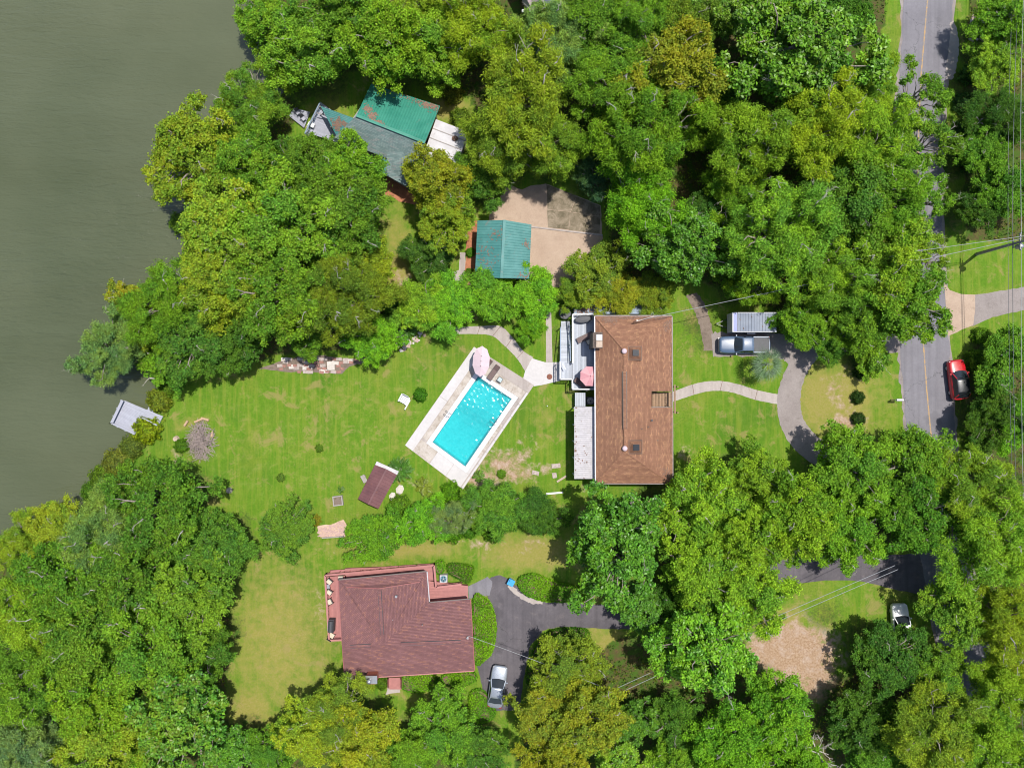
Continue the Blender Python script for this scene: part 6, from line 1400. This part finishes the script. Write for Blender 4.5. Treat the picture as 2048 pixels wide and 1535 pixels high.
# ------------------------------------------------------------------ hedges, shrubs, palms
def hedge(label, poly, h, col, dens=150, seed=1, cat='hedge', name='hedge'):
    pts = [XY(*p, h*.7) for p in poly]; pts = [(p.x, p.y) for p in smooth_path(pts, 5, True)]; rng = np.random.default_rng(seed)
    cx, cy_ = np.mean([p[0] for p in pts]), np.mean([p[1] for p in pts]); t = thing(name, label, cat, (cx, cy_, 0), 0, 'clipped hedges'); loc = [(p[0]-cx, p[1]-cy_) for p in pts]
    A = abs(sum(a[0]*b[1]-b[0]*a[1] for a, b in zip(loc, loc[1:]+loc[:1])))/2; xs, ys = [p[0] for p in loc], [p[1] for p in loc]
    n = int(A*dens*1.9)+50; x = rng.uniform(min(xs), max(xs), n*2); y = rng.uniform(min(ys), max(ys), n*2); k = inside(loc, x, y); x, y = x[k][:n], y[k][:n]
    bumpy = .10*np.sin(x*2.1+seed)+.08*np.sin(y*2.7+x)+rng.normal(size=len(x))*.05
    e = np.full(len(x), 9.0)
    for a, b in zip(loc, loc[1:]+loc[:1]):
        dx, dy = b[0]-a[0], b[1]-a[1]; tt = np.clip(((x-a[0])*dx+(y-a[1])*dy)/(dx*dx+dy*dy+1e-9), 0, 1); e = np.minimum(e, np.hypot(x-a[0]-tt*dx, y-a[1]-tt*dy))
    z = h*np.clip(.45+e*1.6, 0, 1)**.5+bumpy; top = np.stack([x, y, z], -1); sd_ = []
    for a, b in zip(loc, loc[1:]+loc[:1]):
        L_ = math.hypot(b[0]-a[0], b[1]-a[1]); m_ = int(L_*h*dens*.8)+2; tt = rng.uniform(0, 1, m_); sd_.append(np.stack([a[0]+(b[0]-a[0])*tt+rng.normal(size=m_)*.05, a[1]+(b[1]-a[1])*tt+rng.normal(size=m_)*.05, rng.uniform(.05, h*.8, m_)], -1))
    pos = np.concatenate([top]+sd_); n = len(pos); nrm = np.array([0, 0, .9])+rng.normal(size=(n, 3))*.5
    cl2 = .5+.3*np.sin(pos[:, 0]*1.3+seed)+.2*np.sin(pos[:, 1]*1.9); lf = np.stack([rng.uniform(0, 1, n), np.clip(cl2+rng.normal(size=n)*.12, 0, 1), rng.uniform(.3, .8, n)], -1)
    me = quads_mesh('foliage', leaf_quads(rng, pos, nrm, .15, .10), lf, LEAF); o = bpy.data.objects.new('foliage', me); COL.objects.link(o); o.parent = t; o.color = (*col, 0.0)
    ins = inset(loc, .14); m = MB(); m.prism(ins, 0, h*.72); o = obj('branches', m, WOODB, t, world=False); return t
HC = (.165, .345, .016)
hedge('long clipped hedge between the maroon house and the dark asphalt drive', [(947,1198),(968,1195),(984,1213),(992,1255),(986,1298),(972,1318),(949,1322)], .7, HC, seed=1)
hedge('clipped hedge on the upper side of the dark asphalt drive', [(1038,1156),(1070,1148),(1110,1163),(1160,1178),(1168,1200),(1100,1203),(1064,1195),(1042,1180)], .7, HC, seed=2)
hedge('curved clipped hedge on the inner bend of the dark asphalt drive', [(1072,1290),(1100,1263),(1140,1256),(1176,1262),(1174,1286),(1130,1296),(1090,1330),(1064,1370),(1052,1350)], .7, (.085, .20, .012), seed=3)
hedge('rounded hedge below the silver car', [(940,1388),(958,1378),(975,1390),(990,1418),(985,1438),(958,1446),(940,1428)], .6, HC, seed=4)
hedge('small round hedge at the right end of the upper red deck', [(872,1124),(886,1122),(888,1140),(880,1148),(871,1142)], .7, HC, seed=5)
hedge('square clipped hedge above the red deck steps', [(898,1128),(944,1132),(944,1152),(935,1166),(915,1156),(898,1146)], .7, (.10, .22, .012), seed=6)
hedge('low hedge under the maroon eave, left of the gap', [(806,1352),(862,1348),(868,1372),(840,1384),(806,1378)], .55, HC, seed=7)
hedge('low hedge under the maroon eave, nearest the silver car', [(888,1350),(945,1344),(950,1362),(915,1374),(890,1368)], .55, HC, seed=8)
SHP = []
for s in (81, 82):
    rng = np.random.default_rng(s); n = 2600; u = sphere_dirs(rng, n, -.1); w = 1+.16*np.sin(u[:, 0]*7+s)*np.sin(u[:, 1]*6+1)+.13*np.sin(u[:, 1]*9+u[:, 0]*4)+.08*np.sin(u[:, 2]*11); pos = u*(w*rng.uniform(.70, 1.12, n))[:, None]*np.array([1, 1, .9])+np.array([0, 0, .35])
    co = leaf_quads(rng, pos, u+rng.normal(size=(n, 3))*.5+np.array([0, 0, .4]), .17, .10); SHP.append(quads_mesh('foliage', co, np.stack([rng.uniform(0, 1, n), np.clip(w-.5+rng.normal(size=n)*.15, 0, 1), rng.uniform(0, 1, n)], -1), LEAF))
TM = MB().tube([(0, 0, 0), (0, 0, .9)], [.09, .03], 6).tube([(0, 0, .2), (.35, .1, .8)], [.05, .02], 5).tube([(0, 0, .25), (-.3, .2, .8)], [.05, .02], 5); stem_me = bpy.data.meshes.new('stem'); stem_me.from_pydata([tuple(v) for v in TM.v], [], TM.f); stem_me.update(); stem_me.materials.append(BARK)
def shrub(label, px, py, r, col, hz=1.0, gold=0.0, name='round_shrub', grp='round shrubs'):
    w = P(px, py, M(r)*.5*hz); t = thing(name, label, 'shrub', (w.x, w.y, 0), rg.uniform(0, 6), grp); s = M(r)/1.05; t.scale = (s, s*rg.uniform(.9, 1.1), s*hz)
    o = bpy.data.objects.new('foliage', SHP[rg.randrange(2)]); COL.objects.link(o); o.parent = t; o.color = (*col, gold); o = bpy.data.objects.new('stem', stem_me); COL.objects.link(o); o.parent = t
shrub('round clipped bush beside the white garden bench', 840, 790, 13, (.07, .21, .012)); shrub('bright round bush at the bottom corner of the pool paving', 902, 986, 20, (.12, .27, .012))
DKS = (.038, .085, .014)
for k, (x, y) in enumerate(((1718, 745), (1716, 795), (1717, 837), (1716, 872))):
    shrub(('uppermost', 'second', 'third', 'lowest')[k]+' dark shrub in the column on the island lawn', x, y, 13, DKS, .9, 0, 'island_shrub', 'dark shrubs in a column on the island lawn')
for x, y, r, c, lab in ((638, 896, 8, (.12, .22, .02), 'right-hand small seedling bush on the open lawn'), (562, 955, 8, (.13, .22, .03), 'left-hand small seedling bush on the open lawn'), (294, 860, 27, (.23, .30, .012), 'bright yellow-green bush in the corner of the dock'), (316, 800, 24, (.17, .22, .02), 'wild bush on the bank above the dock gangway'), (333, 775, 18, (.12, .21, .015), 'small wild bush at the waterline above the dock'), (262, 893, 22, (.14, .19, .03), 'wild bush on the bank below the dock'),
 (235, 925, 26, (.16, .19, .03), 'olive bush halfway along the bank below the dock'), (205, 955, 24, (.12, .20, .015), 'green bush on the bank above the lower left wood'), (185, 985, 22, (.09, .19, .015), 'bright bush at the waterline beside the lower left wood'), (250, 950, 24, (.15, .20, .02), 'yellowish bush inland on the bank below the dock'), (362, 892, 14, (.10, .21, .015), 'low green weeds left of the brush pile'),
 (362, 447, 22, (.12, .22, .02), 'reedy bush over the water below the yellow-tipped lake tree'), (905, 1062, 22, (.10, .24, .012), 'bright low bush below the soft grey-green bush'), (938, 1062, 14, (.08, .21, .012), 'small bright bush at the lower edge of the shrub row'), (985, 1060, 22, (.10, .21, .012), 'green bush at the lower edge of the grassy clumps'), (630, 1040, 12, (.24, .22, .02), 'small yellow bush beside the pebble bed'), (800, 1010, 22, (.12, .23, .015), 'green bush between the shed and the shrub row'), (1003, 948, 9, (.14, .27, .02), 'low bush on the bare soil below the pool corner'),
 (940, 505, 9, (.09, .22, .012), 'upper potted shrub in the red mulch beside the garage'), (938, 545, 9, (.10, .20, .015), 'lower shrub in the red mulch beside the garage'), (876, 1363, 9, (.08, .20, .015), 'small bush in the gap between the low hedges'), (765, 1366, 12, (.11, .20, .015), 'small bush left of the red front steps'), (905, 185, 22, (.20, .22, .03), 'weedy bush right of the bright green roof'), (920, 235, 20, (.14, .21, .02), 'weedy bush above the white flat roof'), (780, 640, 20, (.10, .22, .012), 'bright bush below the dark clump at the lawn edge'),
 (1930, 205, 22, (.055, .13, .03), 'upper big-leaved bush of the thicket right of the road'), (1932, 260, 22, (.055, .13, .03), 'middle big-leaved bush of the thicket right of the road'), (1935, 320, 22, (.06, .14, .03), 'lowest big-leaved bush of the thicket right of the road'), (1940, 150, 22, (.07, .16, .03), 'topmost big-leaved bush of the thicket right of the road'), (1950, 720, 22, (.12, .22, .015), 'green bush right of the hood of the red car'), (1955, 890, 22, (.09, .19, .012), 'dark green bush below the red car on the right verge'), (1960, 670, 16, (.12, .24, .012), 'bush below the concrete side drive')):
    shrub(lab, x, y, r, c, .8, .15 if c[0] > .15 else 0.0, 'wild_bush', 'wild bushes')
# palms
def palm(label, px, py, r, n, fan, col, trunk_h, seed, name):
    rng = np.random.default_rng(seed); Rm = M(r, trunk_h+.5); w = P(px, py, trunk_h+.3); t = thing(name, label, 'palm', (w.x, w.y, 0), 0, 'palms'); fr = []
    for v in range(2):
        pos, nrm, ax, ln, wd = [], [], [], [], []
        if fan:
            for k in range(20):
                a = (k/19-.5)*2.3; d = np.array((math.cos(a), math.sin(a), -.18)); st_ = np.array((Rm*.26, 0, .13)); L_ = Rm*.72*(1-.45*abs(a/1.2)); pos.append(st_+d*L_*.5); nrm.append((0, 0, 1)); ax.append(d); ln.append(L_); wd.append(.045)
        else:
            for k in range(22):
                for s in (-1, 1):
                    f = .1+.9*k/21; b = np.array((Rm*f, 0, .42*math.sin(f*2.2)-.45*f*f)); d = np.array((.6, s*.9, -.12)); L_ = Rm*.20*math.sin(math.pi*min(1, f*.85+.12))+.04; pos.append(b+d*L_*.5); nrm.append((0, s*-.25, 1)); ax.append(d); ln.append(L_); wd.append(.07)
        pos, nrm, ax = np.array(pos), np.array(nrm, float), np.array(ax); nrm = unit(nrm+rng.normal(size=nrm.shape)*.15); q = []
        for i in range(len(pos)): q.append(leaf_quads(rng, pos[i:i+1], nrm[i:i+1], ln[i], wd[i], ax[i:i+1]))
        for k in range(8):   # midrib / leaf stalk
            f0, f1 = k/8, (k+1)/8; e = .3 if fan else 1.0; z0_, z1_ = [(.22*f*2 if fan else .42*math.sin(f*2.2)-.45*f*f) for f in (f0, f1)]; q.append(np.array([[(Rm*e*f0, -.025, z0_*e), (Rm*e*f1, -.02, z1_*e), (Rm*e*f1, .02, z1_*e), (Rm*e*f0, .025, z0_*e)]]))
        q = np.concatenate(q); fr.append(quads_mesh('frond', q, np.stack([rng.uniform(.2, .9, len(q)), np.full(len(q), rng.uniform(.3, .7)), rng.uniform(0, .6, len(q))], -1), LEAFG))
    for k in range(n):
        o = bpy.data.objects.new('frond', fr[k % 2]); COL.objects.link(o); o.parent = t; o.location = (0, 0, trunk_h+.15*(k % 3)); j = rng.uniform(.8, 1.25); o.color = (col[0]*j, col[1]*j, col[2]*j, 0)
        o.rotation_euler = (0, rng.uniform(-.45, .35), k*2.39996); s = rng.uniform(.8, 1.05); o.scale = (s, s, s)
    m = MB(); m.tube([(0, 0, 0), (.04, 0, trunk_h*.5), (0, 0, trunk_h+.2)], [.2, .16, .14] if trunk_h > 1 else [.2, .2, .15], 9); obj('trunk', m, BARK, t, world=False)
palm('tall fan palm with grey-green fronds beside the pickup truck', 1536, 728, 46, 24, True, (.13, .19, .085), 3.2, 1, 'fan_palm')
palm('dark spiky palm at the white end of the little brown shed', 801, 938, 29, 17, False, (.075, .18, .02), 1.0, 2, 'sago_palm')
palm('small yellowish palm between the shed and the pool paving', 848, 972, 20, 16, False, (.17, .21, .02), .4, 3, 'small_palm')
palm('thin palm at the bottom right side of the pool kerb', 958, 952, 14, 12, False, (.10, .19, .02), .3, 4, 'young_palm')
palm('tiny palm on the lawn above the square planter', 681, 979, 8, 10, False, (.08, .16, .02), .2, 5, 'tiny_palm')
palm('broad-leaved plant at the edge of the stone border', 816, 660, 20, 14, False, (.06, .15, .015), .5, 6, 'broadleaf_plant')
# undergrowth on the wood floor and rough plants on the bank: nobody could count them
def scatter(name, polys, dens, hmax, col, seed, L=.28, W=.13, z0=None):
    rng = np.random.default_rng(seed); P_ = []
    for poly in polys:
        pts = [XY(*p) for p in poly]; xs, ys = [p[0] for p in pts], [p[1] for p in pts]; n = int((max(xs)-min(xs))*(max(ys)-min(ys))*dens); x, y = rng.uniform(min(xs), max(xs), n), rng.uniform(min(ys), max(ys), n); k = inside(pts, x, y); P_.append(np.stack([x[k], y[k]], -1))
    xy = np.concatenate(P_); d = shore_dist(xy[:, 0], xy[:, 1]); xy, d = xy[d > -.3], d[d > -.3]; x, y = xy[:, 0], xy[:, 1]
    pat = np.sin(x*.9+1.7*np.sin(y*.6+seed))+np.sin(y*1.1+1.3*np.sin(x*.7)); k = pat > -.7+rng.normal(size=len(x))*.4; x, y, d, pat = x[k], y[k], d[k], pat[k]; n = len(x)
    base = np.where(d < 2, -.55, 0); z = base+rng.uniform(.02, 1, n)**1.3*hmax*np.clip(.45+pat*.3, .15, 1)
    co = leaf_quads(rng, np.stack([x, y, z], -1), np.array([0, 0, .8])+rng.normal(size=(n, 3))*.5, L, W)
    me = quads_mesh(name, co, np.stack([rng.uniform(0, 1, n), np.clip(.5+pat*.2+rng.normal(size=n)*.15, 0, 1), rng.uniform(0, .9, n)], -1), LEAF); o = bpy.data.objects.new(name, me); COL.objects.link(o); o['kind'] = 'stuff'; o.color = (*col, .35)
scatter('undergrowth', FOREST, 13.0, 1.3, (.075, .15, .014), 5)
scatter('bank_plants', [[(318,760),(350,790),(330,850),(290,880),(250,960),(190,1010),(120,1050),(150,1000),(215,900),(262,850),(300,800)]], 60, .8, (.135, .19, .022), 6, .24, .09)
